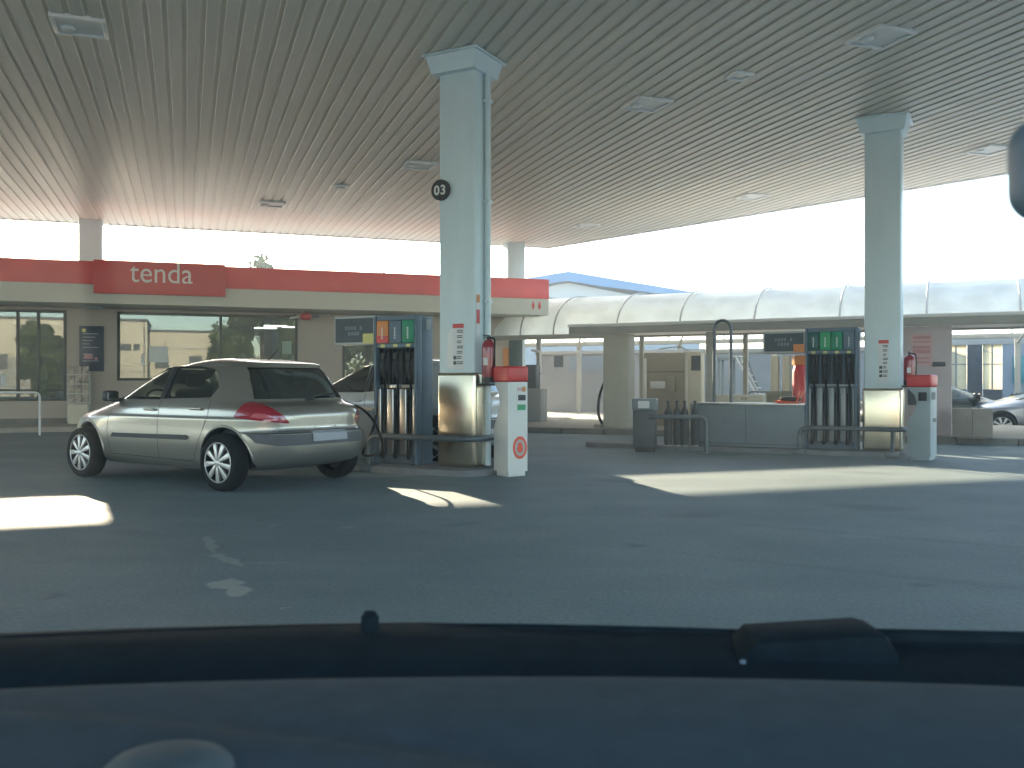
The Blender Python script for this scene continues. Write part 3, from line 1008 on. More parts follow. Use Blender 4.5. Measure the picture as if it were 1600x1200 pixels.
def make_wheel(r, w, spokes):
    """tyre mesh with a rim below it, axis along y, outer face at -y"""
    bm = bmesh.new()
    prof = [(r * .70, -w / 2 + .012), (r * .75, -w / 2), (r * .88, -w / 2 - .004), (r * .965, -w / 2 + .018), (r, -w / 2 + .05), (r, w / 2 - .05), (r * .965, w / 2 - .018), (r * .88, w / 2), (r * .66, w / 2 - .01), (r * .6, 0), (r * .66, -w / 2 + .012)]
    lathe(bm, prof, 48, Matrix.Rotation(R(-90), 4, 'X'))
    bmesh.ops.remove_doubles(bm, verts=bm.verts, dist=1e-5)
    tyre = obj('wheel', bm, 'rubber', None, 40)
    def rim(bm):
        rr = r * .71
        lathe(bm, [(rr, .03), (rr, -w / 2 + .03), (rr * 1.0, -w / 2 + .006), (rr * .965, -w / 2 + .002), (rr * .93, -w / 2 + .012), (rr * .92, .03)], 48, Matrix.Rotation(R(90), 4, 'X') @ Matrix.Scale(-1, 4, (0, 0, 1)) @ Matrix.Scale(-1, 4, (0, 0, 1)) @ Matrix.Rotation(R(180), 4, 'X'))
        y = -w / 2 + .012
        for k in range(spokes):
            a = 2 * PI * k / spokes + .2
            m_ = Matrix.Rotation(a, 4, 'Y')
            vs_ = prism(bm, [(-.013, .03), (.013, .03), (.030, rr * .86), (.024, rr * .95), (-.024, rr * .95), (-.030, rr * .86)], 'y', y - .004, y + .02, 0.004)
            for v in vs_:
                rad = math.hypot(v.co.x, v.co.z)
                v.co.y += .02 * (rad / rr) ** 2 - .012
            bmesh.ops.transform(bm, matrix=m_, verts=vs_)
        lathe(bm, [(0, -.03), (.03, -.027), (.05, -.012), (.052, .02), (0, .02)], 20, X4((0, y, 0), 0, R(-90)) @ Matrix.Scale(-1, 4, (0, 0, 1)) @ Matrix.Rotation(PI, 4, 'X'))
    part('rim', 'rim_silver', tyre, rim, 35)
    part('brake', 'black', tyre, lambda bm: lathe(bm, [(0, -.02), (r * .61, -.02), (r * .61, .02), (0, .02)], 32, Matrix.Rotation(R(90), 4, 'X')))
    return tyre

def make_car(label, cat, paint, loc, heading, spec, group=None, detail=True):
    S = spec['shape']; zs = spec['zs']
    fx, rx, wr, tw = spec['front_axle'], spec['rear_axle'], spec['wheel_r'], spec['track'] / 2
    car = thing('parked_car', label, cat, loc, heading, group)
    bm = S.solid(zs)
    bvh = BVHTree.FromBMesh(bm)
    body = obj('body', bm, paint, None, 32)
    cutters = []
    def cutter(bm_):
        bmesh.ops.recalc_face_normals(bm_, faces=bm_.faces)
        me = bpy.data.meshes.new('cutter'); bm_.to_mesh(me); bm_.free()
        o = bpy.data.objects.new('cutter', me); col.objects.link(o); cutters.append(o)
    cz = spec['cavity']
    cutter(S.solid([z for z in np.linspace(cz[0], cz[1], 24)], cz[2], cz[3], 48))
    bm_ = bmesh.new()
    for poly in spec['side_cut']:
        prism(bm_, poly, 'y', -1.3, 1.3)
    cutter(bm_)
    bm_ = bmesh.new(); prism(bm_, spec['rear_cut'], 'x', -2.6, spec['rear_split']); cutter(bm_)
    bm_ = bmesh.new(); prism(bm_, spec['wind_cut'], 'x', spec['wind_split'], 2.6); cutter(bm_)
    bm_ = bmesh.new()
    for x in (fx, rx):
        for s in (1, -1):
            prism(bm_, [(x + (wr + .062) * math.cos(2 * PI * k / 48), wr + .01 + (wr + .062) * math.sin(2 * PI * k / 48)) for k in range(48)], 'y', s * (tw - .16), s * 1.3)
    cutter(bm_)
    for c in cutters:
        md = body.modifiers.new('cut', 'BOOLEAN'); md.operation = 'DIFFERENCE'; md.object = c; md.solver = 'EXACT'
    dg = bpy.context.evaluated_depsgraph_get()
    me = bpy.data.meshes.new_from_object(body.evaluated_get(dg))
    bpy.data.objects.remove(body)
    for c in cutters: bpy.data.objects.remove(c)
    # painted outside, black lining wherever the cut is deeper than the skin
    bb = link_mesh('body', me, [paint, 'car_plastic'], car, 30)
    for p in me.polygons:
        hit = bvh.find_nearest(p.center)
        p.material_index = 0 if hit[3] is not None and hit[3] < 0.004 else 1
    side_l = lambda: ((0, 3, 0), (1, 0, 0), (0, 0, 1), (0, -1, 0))
    # panes
    for poly in spec['side_pane']:
        for s in (1, -1):
            b_ = decal(bvh, poly, side_l(), -0.012)
            if s < 0: mirror_bm(b_)
            obj('window', b_, 'car_glass', car, 40, False)
    rf = ((-4, 0, 0), (0, 1, 0), (0, 0, 1), (1, 0, 0))
    ff = ((4, 0, 0), (0, 1, 0), (0, 0, 1), (-1, 0, 0))
    rw = obj('rear_window', decal(bvh, spec['rear_cut'], rf, -0.012), 'rear_glass', car, 40, False)
    obj('windscreen', decal(bvh, spec['wind_cut'], ff, -0.012), 'car_glass', car, 40, False)
    for poly in spec.get('trim', []):
        for s in (1, -1):
            b_ = decal(bvh, poly, side_l(), 0.003)
            if s < 0: mirror_bm(b_)
            obj('window_trim', b_, 'black', car, 40, False)
    # wheels
    w0 = make_wheel(wr, .20, spec['spokes'])
    k = 0
    for x in (fx, rx):
        for s in (1, -1):
            w = w0 if k == 0 else dup(w0)
            k += 1
            w.parent = car
            w.location = (x, s * (tw - .012), wr)
            w.rotation_euler = (0, .3 * k, 0 if s < 0 else PI)
    # mirrors
    mxp, mzp = spec['mirror']
    for s in (1, -1):
        yb = S.w(mzp) * .96
        mo = part('mirror', 'black', car, lambda bm: [box(bm, mxp - .06, mxp + .06, s * (yb + .03), s * (yb + .20), mzp - .02, mzp + .11, .035, None, 3), box(bm, mxp - .02, mxp + .05, s * (yb - .06), s * (yb + .08), mzp - .03, mzp + .02, .01)], 60)
        part('mirror_glass', 'chrome', mo, lambda bm: box(bm, mxp - .064, mxp - .0605, s * (yb + .05), s * (yb + .185), mzp, mzp + .09))
    # lamps
    for s in (1, -1):
        dv = Vector((.79, -.61, 0)).normalized()
        ua = Vector((-.61, -.79, 0)).normalized()
        o = Vector((0, 0, 0)) - dv * 5
        b_ = decal(bvh, spec['tail'], (o, ua, (0, 0, 1), dv), 0.008, 0.02, 8)
        if s < 0: mirror_bm(b_)
        tl_ = obj('tail_lamp', b_, 'lamp_red', car, 50, False)
        if spec.get('tail_in'):
            b_ = decal(bvh, spec['tail_in'], (o, ua, (0, 0, 1), dv), 0.011, 0.02, 4)
            if s < 0: mirror_bm(b_)
            obj('lens', b_, 'lamp_rose', tl_, 50, False)
        dv = Vector((-.79, -.61, 0)).normalized(); ua = Vector((-.61, .79, 0)).normalized()
        b_ = decal(bvh, spec['head'], (Vector((0, 0, 0)) - dv * 5, ua, (0, 0, 1), dv), 0.006, 0.02, 6)
        if s < 0: mirror_bm(b_)
        obj('headlight', b_, 'lamp_clear', car, 50, False)
    obj('number_plate', decal(bvh, [(-.26, spec['plate'][0]), (.26, spec['plate'][0]), (.26, spec['plate'][0] + .11), (-.26, spec['plate'][0] + .11)], rf, 0.012), 'plate', car, 0, False)
    z0, z1 = spec['bumper']
    yb = .82
    obj('bumper_insert', decal(bvh, [(-yb, z1), (-yb + .04, z0 + .03), (-yb + .16, z0), (yb - .16, z0), (yb - .04, z0 + .03), (yb, z1)], rf, 0.004, .02, 6), 'bumper_plastic', car, 40, False)
    ip = car
    # seams and door furniture
    def strips(bm, segs, w, off):
        for (x0, z0_), (x1, z1_) in segs:
            n = max(2, int(math.hypot(x1 - x0, z1_ - z0_) / .04))
            d = Vector((x1 - x0, 0, z1_ - z0_)).normalized()
            nr = Vector((-d.z, 0, d.x)) * w / 2
            prev = None
            for i in range(n + 1):
                t = i / n
                c = Vector((x0 + (x1 - x0) * t, 3, z0_ + (z1_ - z0_) * t))
                pr = []
                for q in (c - nr, c + nr):
                    h = bvh.ray_cast(q, Vector((0, -1, 0)))
                    if h[0] is None: h = bvh.find_nearest(q)
                    pr.append(bm.verts.new(h[0] + Vector((0, off, 0))))
                if prev: bm.faces.new((prev[0], pr[0], pr[1], prev[1]))
                prev = pr
    for s in (1, -1):
        b_ = bmesh.new()
        strips(b_, spec['seams'], .007, .0015)
        if s < 0: mirror_bm(b_)
        obj('door_seam', b_, 'seam', car, 0, False)
        b_ = decal(bvh, spec['moulding'], side_l(), 0.010, .05, 3)
        if s < 0: mirror_bm(b_)
        obj('side_moulding', b_, 'car_plastic', car, 40, False)
        for hx, hz in spec['handles']:
            yb = bvh.ray_cast(Vector((hx, 3, hz)), Vector((0, -1, 0)))[0].y
            h = part('door_handle', paint, car, lambda bm: box(bm, hx - .095, hx + .095, s * (yb + .012), s * (yb + .036), hz - .014, hz + .016, .01, None, 3), 60)
            part('handle_recess', 'seam', h, lambda bm: disc(bm, 0.05, s * (yb + .0015), s * (yb - .01), Matrix.Translation((hx, 0, hz - .012)), 20, .6))
    # wheel arch lips
    for x in (fx, rx):
        for s in (1, -1):
            b_ = bmesh.new()
            pts = []
            for k in range(25):
                a = R(-8 + 196 * k / 24)
                rr = wr + .064
                q = Vector((x + rr * math.cos(a) * 1.004, 3, wr + .01 + rr * math.sin(a) * 1.004))
                h = bvh.ray_cast(q + Vector((.01 * math.cos(a), 0, .01 * math.sin(a))), Vector((0, -1, 0)))[0]
                if h is None: continue
                pts.append(Vector((q.x, s * (h.y - .006), q.z)))
            tube(b_, pts, .016, 8)
            obj('arch_lip', b_, paint, car, 60)
    # seats
    for x, yy in ((.05, .36), (.05, -.36), (-.95, .36), (-.95, -.36)):
        seat = part('seat', 'seat_cloth', car, lambda bm: [box(bm, x - .2, x + .3, yy - .24, yy + .24, .74, .80, .02), box(bm, x - .28, x - .14, yy - .24, yy + .24, .78, 1.10, .05), box(bm, x - .27, x - .17, yy - .12, yy + .12, 1.12, 1.28, .04)], 60)
    part('steering_wheel', 'black', car, lambda bm: tube(bm, [(.52 + .05 * math.sin(a), .36 + .19 * math.cos(a), .93 + .16 * math.sin(a)) for a in np.linspace(0, 2 * PI, 25)], .016, 8))
    for f in spec.get('extra', []): f(car, bvh, S)
    return car, bvh, S

zs_hatch = sorted(set([round(z, 4) for z in list(np.arange(.21, .62, .034)) + list(np.arange(.62, 1.0, .012)) + list(np.arange(1.0, 1.36, .03)) + list(np.arange(1.36, 1.456, .007)) + [1.457]]))
hatch = dict(
    shape=Shape(
        front=[(.21, 1.90), (.26, 2.04), (.40, 2.13), (.55, 2.12), (.64, 2.08), (.72, 1.99), (.80, 1.78), (.88, 1.46), (.94, 1.20), (.98, 1.09), (1.06, .88), (1.15, .65), (1.26, .35), (1.35, .07), (1.40, -.16), (1.435, -.42), (1.457, -.68)],
        rear=[(.21, -1.62), (.26, -1.86), (.31, -1.99), (.40, -2.05), (.52, -2.065), (.62, -2.055), (.645, -2.00), (.70, -1.985), (.80, -1.985), (.87, -1.965), (.91, -1.92), (.945, -1.80), (.97, -1.73), (1.02, -1.70), (1.15, -1.645), (1.28, -1.575), (1.35, -1.51), (1.375, -1.50), (1.395, -1.46), (1.42, -1.28), (1.44, -1.08), (1.457, -.86)],
        width=[(.21, .78), (.26, .835), (.38, .868), (.55, .884), (.70, .882), (.77, .882), (.80, .870), (.88, .858), (.94, .838), (1.0, .812), (1.1, .768), (1.2, .718), (1.3, .662), (1.36, .622), (1.40, .58), (1.43, .51), (1.447, .44), (1.457, .33)],
        nf=[(.21, 3.6), (.7, 3.6), (.9, 3.2), (1.0, 3.4), (1.3, 3.8), (1.457, 3.0)],
        nr=[(.21, 4.6), (.6, 4.6), (.9, 4.8), (1.0, 5.0), (1.3, 5.0), (1.457, 3.4)]),
    zs=zs_hatch, front_axle=1.3125, rear_axle=-1.3125, wheel_r=.312, track=1.70, spokes=9,
    cavity=(.74, 1.405, .055, (-1.62, .80)),
    side_cut=[[(.83, .975), (.78, 1.01), (.46, 1.175), (.08, 1.325), (-.13, 1.362), (-.15, .98)],
              [(-.22, .99), (-.22, 1.362), (-.62, 1.362), (-.90, 1.325), (-1.04, 1.25), (-1.10, 1.12), (-1.03, 1.01)]],
    side_pane=[[(.85, .965), (.78, 1.02), (.46, 1.185), (.08, 1.333), (-.14, 1.37), (-.16, .97)],
               [(-.21, .98), (-.21, 1.368), (-.62, 1.368), (-.91, 1.33), (-1.05, 1.255), (-1.11, 1.12), (-1.03, 1.0)]],
    trim=[[(-.147, .985), (-.147, 1.356), (-.223, 1.36), (-.223, .985)], [(1.0, .955), (.78, 1.02), (.84, .955)]],
    rear_cut=[(-.66, .995), (-.61, 1.20), (-.55, 1.345), (.55, 1.345), (.61, 1.20), (.66, .995)],
    rear_split=-1.3,
    wind_cut=[(-.70, 1.0), (-.62, 1.18), (-.52, 1.345), (.52, 1.345), (.62, 1.18), (.70, 1.0)],
    wind_split=-.25,
    mirror=(.70, .97),
    tail=[(.235, .815), (.29, .895), (.35, .948), (.41, .962), (.52, .945), (.64, .885), (.75, .81), (.80, .75), (.79, .735), (.6, .752), (.24, .795)],
    tail_in=[(.40, .80), (.44, .845), (.55, .84), (.70, .785), (.66, .77)],
    head=[(-1.55, .66), (-1.50, .74), (-1.30, .79), (-1.12, .80), (-1.25, .68)],
    plate=(.535,), bumper=(.50, .635),
    seams=[((-.185, .30), (-.185, .975)), ((.78, .32), (.83, .60)), ((.83, .60), (.80, .90)), ((-.98, .64), (-1.06, .80)), ((-1.06, .80), (-1.06, .97)), ((-.80, .30), (-.98, .64)), ((.78, .32), (-.80, .30))],
    moulding=[(.74, .525), (.70, .575), (-.72, .59), (-.76, .56), (-.72, .535)],
    handles=[(-.03, .865), (-.86, .885)])

def silver_extra(car, bvh, S):
    # tailgate cut lines, wiper, rear glass surround
    def bar(bm, pts, off, w):
        prev = None
        for (y, z) in pts:
            h = bvh.ray_cast(Vector((-4, y, z)), Vector((1, 0, 0)))
            a = bm.verts.new(h[0] + Vector((-off, 0, w / 2))); b = bm.verts.new(h[0] + Vector((-off, 0, -w / 2)))
            if prev: bm.faces.new((prev[0], a, b, prev[1]))
            prev = (a, b)
    part('tailgate_seam', 'seam', car, lambda bm: [bar(bm, [(y, .652) for y in np.linspace(-.66, .66, 23)], .003, .007)], 0)
    part('rear_wiper', 'black', car, lambda bm: [tube(bm, [(-1.745, .02, 1.0), (-1.72, -.2, 1.03), (-1.71, -.42, 1.05)], .011, 6), box(bm, -1.80, -1.72, -.01, .05, .975, 1.01, .01)])
    part('tailgate_handle', 'chrome', car, lambda bm: box(bm, -2.0, -1.975, -.16, .16, .672, .69, .004))
    part('aerial', 'black', car, lambda bm: tube(bm, [(-1.05, 0, 1.44), (-1.22, 0, 1.56)], .006, 6))
hatch['extra'] = [silver_extra]
CH = math.atan2(1.50, -2.22)
cc = Vector((-3.12, 9.91, 0)) + Vector((math.cos(CH), math.sin(CH), 0)) * 1.3125 - Vector((-math.sin(CH), math.cos(CH), 0)) * .84
silver_car, _, _ = make_car('silver five-door hatchback parked at the near pump, seen from its rear left', 'car', 'silver_paint', cc, CH, hatch)

wh = dict(hatch)
wh['extra'] = []
wh['spokes'] = 7
wcc = Vector((-1.72, 14.15, 0)) - IE * .22
white_car, _, _ = make_car('white hatchback on the far side of the near pump, mostly hidden behind it', 'car', 'white_paint', wcc, R(180 - 28), wh)
white_car.scale = (1.02, 1.02, 1.05)
# ------------------------------------------------------------------ fuel pumps
def nozzle(bm, x, y, z):
    tube(bm, spline([(x, y - .05, z + .20), (x, y - .075, z + .10), (x, y - .07, z), (x, y - .03, z - .14)], 5), .026, 10)
    tube(bm, spline([(x, y - .045, z + .20), (x, y + .0, z + .25), (x, y + .06, z + .24)], 5), .016, 8)
    tube(bm, spline([(x, y - .085, z + .14), (x, y - .135, z + .04), (x, y - .10, z - .10), (x, y - .04, z - .12)], 5), .007, 6)
    box(bm, x - .03, x + .03, y - .10, y - .03, z + .12, z + .22, .014)

def make_pump(label, loc, panels, w, display_mats, cab):
    t = thing('fuel_pump', label, 'fuel pump', loc, IA, 'fuel pumps under the canopy')
    d = .20
    n = len(panels)
    z0, zs1, zs2, z3 = 0.08, 1.12, 1.66, 2.07
    h = w / 2
    part('tower', 'blue_grey', t, lambda bm: [box(bm, -h, h, -.06, d, z0, z3, .012), box(bm, -h, -h + .035, -d, -.0601, z0, z3, .008), box(bm, h - .035, h, -d, -.0601, z0, z3, .008), box(bm, -h + .0352, h - .0352, -d + .02, -.0601, z3 - .06, z3 - .002), box(bm, -h + .0352, h - .0352, -d + .02, -.0601, zs2 - .02, zs2 + .04, .006)])
    pw = (w - .07) / n
    for i, (m_a, m_b) in enumerate(panels):
        x0 = -h + .035 + i * pw
        p = part('fuel_panel', m_a, t, lambda bm: box(bm, x0 + .008, x0 + pw - .008, -d + .004, -.061, zs2 + .045, z3 - .065, .006))
        if m_b:
            part('lower_panel', m_b, p, lambda bm: box(bm, x0 + .009, x0 + pw - .009, -d - .003, -d + .0035, zs2 + .05, zs2 + .14))
        part('vertical_word_strip', 'white', p, lambda bm: [box(bm, x0 + pw * .46, x0 + pw * .56, -d - .007, -d - .0035, zs2 + .10 + .032 * k, zs2 + .122 + .032 * k) for k in range(5)])
        part('number_sticker', 'yellow', t, lambda bm: box(bm, x0 + pw * .34, x0 + pw * .66, -d + .012, -d + .0195, zs2 - .012, zs2 + .028))
        part('nozzle_recess', 'black', t, lambda bm: [box(bm, x0 + .025, x0 + pw - .025, -.075, -.061, zs1 + .03, zs2 - .03), box(bm, x0 + .025, x0 + .032, -.14, -.0755, zs1 + .03, zs2 - .03), box(bm, x0 + pw - .032, x0 + pw - .025, -.14, -.0755, zs1 + .03, zs2 - .03)])
        part('nozzle', 'black', t, lambda bm: nozzle(bm, x0 + pw / 2, -.10, zs1 + .24))
        xm = x0 + pw / 2
        part('hose', 'rubber', t, lambda bm: tube(bm, spline([(xm, -.13, zs1 + .10), (xm + .015, -.15, zs1 - .2), (xm + .02, -.16, .55), (xm + .005, -.17, .22), (xm - .035, -.16, .17), (xm - .05, -.14, .30), (xm - .045, -.12, .7), (xm - .04, -.10, 1.0)], 6), .016, 8))
    def slots(bm):
        for i in range(n + 1):
            x = -h + .035 + i * pw
            x0 = max(x - pw * .27, -h + .036); x1 = min(x + pw * .27, h - .036)
            box(bm, x0, x1, -d + .03, -.0605, z0 + .12, zs1 - .02, .02, None, 3)
        box(bm, -h + .036, h - .036, -.11, -.0606, zs1 - .018, zs1 + .028, .004)
    part('hose_guard', 'dull_steel' if n == 4 else 'steel_brushed', t, slots, 50)
    part('side_plate', 'pale_grey', t, lambda bm: box(bm, h, h + .012, .02, .12, 1.88, 2.02, .003))
    # display head carried from the tower's left side
    x1, x0 = -h - .004, -h - .70
    dz0, dz1 = display_mats[3], display_mats[4]
    dsp = part('display', display_mats[0], t, lambda bm: [box(bm, x0, x1, -.17, .12, dz0, dz1, .012)])
    part('screen', display_mats[1], dsp, lambda bm: box(bm, x0 + .03, x1 - .03, -.178, -.1705, dz0 + .035, dz1 - .035))
    part('digits', 'mid_grey', dsp, lambda bm: [box(bm, x0 + .2 + .05 * k, x0 + .235 + .05 * k, -.183, -.1785, dz0 + .13 + .075 * j, dz0 + .18 + .075 * j) for k in range(6) for j in range(2) if (k + j) % 5])
    part('sticker', display_mats[2], dsp, lambda bm: box(bm, x1 - .19, x1 - .012, -.186, -.1785, dz0 + .015, dz0 + .15))
    part('rear_strut', 'blue_grey', t, lambda bm: box(bm, x1 - .12, x1, .02, .10, .80, dz0 - .002, .006)) if cab[1] else None
    # long low cabinet beside the tower
    cx0, cx1 = -h - cab[0], -h - .006
    part('cabinet', 'mid_grey', t, lambda bm: box(bm, cx0, cx1, -.21, .21, z0, .79, .014))
    part('cabinet_top', 'steel_brushed', t, lambda bm: box(bm, cx0 - .012, cx1, -.222, .222, .7905, .825, .006))
    part('cabinet_seam', 'black', t, lambda bm: [box(bm, cx0 + (cx1 - cx0) * f - .004, cx0 + (cx1 - cx0) * f + .004, -.213, -.2105, .14, .77) for f in (.5,)] + [box(bm, cx0 + .02, cx1 - .02, -.2125, -.2105, .125, .135)])
    return t
tl0, tl1 = et(600, COL1), et(664, COL1)
pump1 = make_pump('fuel pump with orange, dark and green hose panels beside the 03 column', COL1 + IE * ((tl0 + tl1) / 2) - IN * .02,
          [('orange', 'red'), ('blue_grey', None), ('green', None)], abs(tl1 - tl0) + .02, ('pale_grey', 'dark_grey', 'yellow', 1.69, 2.09), (1.75, False))
tl0, tl1 = et(1262, COL2), et(1342, COL2)
pump2 = make_pump('fuel pump with four dark and green hose panels beside the second column', COL2 + IE * ((tl0 + tl1) / 2) - IN * .02,
          [('dark_green', None), ('bright_green', None), ('green', None), ('blue_grey', None)], abs(tl1 - tl0), ('pale_grey', 'dark_grey', 'orange', 1.66, 2.03), (1.95, False))
# hose lifted out to the silver car
Cw = silver_car.location
def carp(x, y, z):
    c, s = math.cos(CH), math.sin(CH)
    return Vector((Cw.x + x * c - y * s, Cw.y + x * s + y * c, z))
pl = pump1.location
p_f = carp(-1.38, -.90, .86)
tag(part('fuelling_hose', 'rubber', None, lambda bm: [tube(bm, spline([pl + IE * -.30 - IN * .12 + Vector((0, 0, 1.0)), pl + IE * -.33 - IN * .24 + Vector((0, 0, .55)), pl + IE * -.36 - IN * .42 + Vector((0, 0, .22)), carp(-1.92, -1.02, .36), carp(-1.70, -1.10, .70), carp(-1.50, -1.02, .88), p_f], 8), .017, 8)]), 'black fuelling hose hanging from the near pump to the silver hatchback', 'hose')

# ------------------------------------------------------------------ guard rails, totems, extinguishers
def make_rail(label, c, t0, t1, yf, yb, zr_, rad, mid=True):
    t = thing('guard_rail', label, 'guard rail', c, IA, 'tubular guard rails on the pump islands')
    part('rail', 'rail_grey', t, lambda bm: tube(bm, corner_path([(t0, yf, 0), (t0, yf, zr_), (t1, yf, zr_), (t1, yb, zr_), (t1, yb, 0)], .16, 8), rad, 14))
    if mid: part('post', 'rail_grey', t, lambda bm: [tube(bm, [(t1 - .18, yf, 0), (t1 - .18, yf, zr_ - rad * .6)], rad * .8, 12)])
    for x, y in ((t0, yf), (t1, yb), (t1 - .18, yf))[:3 if mid else 2]:
        part('foot_plate', 'rail_grey', t, lambda bm: box(bm, x - .09, x + .09, y - .09, y + .09, 0.0, .095, .01))
    return t
make_rail('thick grey guard rail bent round the 03 column and its pump', COL1, et(586, COL1) + .25, .42, -.48, .50, .47, .04, False)
make_rail('thick grey guard rail round the second column and pump', COL2, et(1258, COL2), .36, -.50, .46, .44, .036)

def make_totem(label, loc, rz, w, dd, hh, dark):
    t = thing('service_totem', label, 'service post', loc, rz, 'red topped service posts')
    k = hh / 1.38
    pr = []
    # side outline: front is straight, the rear edge is scooped out below the cap
    back = [(dd, .06), (dd, .55), (dd * .98, .62), (dd * .78, .74), (dd * .62, .88), (dd * .60, .95), (dd * .68, 1.05), (dd * .92, 1.14), (dd, 1.18)]
    pts = [(0, .06)] + back + [(0, 1.18)]
    part('shell', 'totem_shade' if dark else 'totem_white', t, lambda bm: prism(bm, [(y, z * k) for y, z in spline2(pts)], 'x', -w / 2, w / 2, .012), 40)
    part('cap', 'red', t, lambda bm: box(bm, -w / 2 - .008, w / 2 + .008, -.012, dd + .01, 1.182 * k, 1.38 * k, .03, None, 4), 50)
    part('plinth', 'totem_shade' if dark else 'totem_white', t, lambda bm: box(bm, -w / 2 + .025, w / 2 - .025, .02, dd - .03, 0, .0598 * k, .006))
    if not dark:
        st = part('sticker_panel', 'paper', t, lambda bm: box(bm, -.02, .12, -.005, -.0005, .80, 1.14))
        part('sticker', 'pink_sheet', t, lambda bm: [box(bm, -.01, .06, -.008, -.0052, 1.07, 1.11)])
        part('sticker', 'orange', t, lambda bm: [box(bm, .065, .115, -.008, -.0052, 1.06, 1.12)])
        part('sticker', 'black', t, lambda bm: [box(bm, .0, .115, -.008, -.0052, .95, 1.02)])
        part('sticker', 'bright_green', t, lambda bm: [box(bm, -.01, .115, -.008, -.0052, .83, .90)])
        # round red badge with a flame
        def ring(bm):
            n = 36
            for r0, r1 in ((.078, .108),):
                a = [(r0 * math.cos(2 * PI * i / n), 1.32 * r0 * math.sin(2 * PI * i / n)) for i in range(n)]
                b = [(r1 * math.cos(2 * PI * i / n), 1.32 * r1 * math.sin(2 * PI * i / n)) for i in range(n)]
                va = [bm.verts.new((x + .03, -.005, z + .36)) for x, z in a]; vb = [bm.verts.new((x + .03, -.005, z + .36)) for x, z in b]
                vc = [bm.verts.new((v.co.x, -.0005, v.co.z)) for v in vb]
                for i in range(n):
                    j = (i + 1) % n
                    bm.faces.new((va[i], va[j], vb[j], vb[i])); bm.faces.new((vb[i], vb[j], vc[j], vc[i]))
        part('badge', 'orange_red', t, ring)
        part('badge_field', 'pale_grey', t, lambda bm: disc(bm, .0775, -.0042, -.0006, Matrix.Translation((.03, 0, .36)), 30, 1.32))
        fl = [(0, -.07), (.035, -.05), (.048, -.01), (.03, .04), (.034, .07), (.012, .05), (0, .09), (-.012, .05), (-.034, .07), (-.03, .04), (-.048, -.01), (-.035, -.05)]
        part('badge_flame', 'orange_red', t, lambda bm: prism(bm, [(x + .03, z + .36) for x, z in fl], 'y', -.0065, -.0043))
    else:
        part('keypad', 'dark_grey', t, lambda bm: box(bm, -.10, .06, -.006, -.0005, .98 * k, 1.10 * k))
        part('card_slot', 'dark_grey', t, lambda bm: box(bm, -.04, .10, -.006, -.0005, .62 * k, .68 * k))
        part('control_box', 'black', t, lambda bm: [box(bm, -w / 2 - .02, -w / 2 - .001, dd * .15, dd * .5, .96 * k, 1.10 * k, .006)])
    return t
def spline2(pts):
    return pts
def spline_out(pts):
    return pts
make_totem('white air and water post with red top and flame badge, before the 03 column', ((803 - 800) / F * 11.35 + .05, 11.42, 0), R(36), .31, .31, 1.38, False)
make_totem('service post coloured grey for shade, with red top right of the second column', ((1459 - 800) / F * 13.75, 13.75, 0), R(48), .30, .34, 1.29, True)

def make_ext(label, loc, rz, hh, rr):
    t = thing('fire_extinguisher', label, 'fire extinguisher', loc, rz, 'red fire extinguishers on the columns')
    part('cylinder', 'dark_red', t, lambda bm: lathe(bm, [(0, .05), (rr * .97, .05), (rr, .08), (rr, hh * .70), (rr * .92, hh * .78), (rr * .6, hh * .84), (rr * .3, hh * .87), (0, hh * .87)], 28), 40)
    part('skirt', 'black', t, lambda bm: lathe(bm, [(0, 0), (rr * 1.03, 0), (rr * 1.03, .075), (0, .075)], 28))
    part('valve', 'black', t, lambda bm: [box(bm, -.022, .022, -.022, .022, hh * .865, hh * .93, .005), box(bm, -.012, .012, -.14, .02, hh * .935, hh * .955, .004), box(bm, -.012, .012, -.12, .02, hh * .895, hh * .912, .004)])
    part('hose', 'rubber', t, lambda bm: tube(bm, spline([(.02, 0, hh * .90), (rr * 1.05, -.02, hh * .86), (rr * 1.15, -.03, hh * .6), (rr * 1.1, -.03, hh * .25)], 6), .011, 8))
    part('label', 'paper', t, lambda bm: [box(bm, -.03, .03, -rr - .003, -rr + .01, hh * .35, hh * .5)])
    return t
q = COL1 + IE * .42 - IN * .10
make_ext('dark red fire extinguisher hung beside the 03 column', (q.x, q.y, 1.17), IA, .64, .088)
q = COL2 + IE * .38 + IN * .02
make_ext('dark red fire extinguisher hung beside the second column', (q.x, q.y, 1.13), IA, .56, .085)
# its shelf bracket is part of each column
for c_, m_, z in ((col1, m1, 1.165), (col2, m2, 1.125)):
    part('extinguisher_bracket', 'black', c_, lambda bm: box(bm, .28, .50, -.17, .05, z - .03, z, .004, m_))

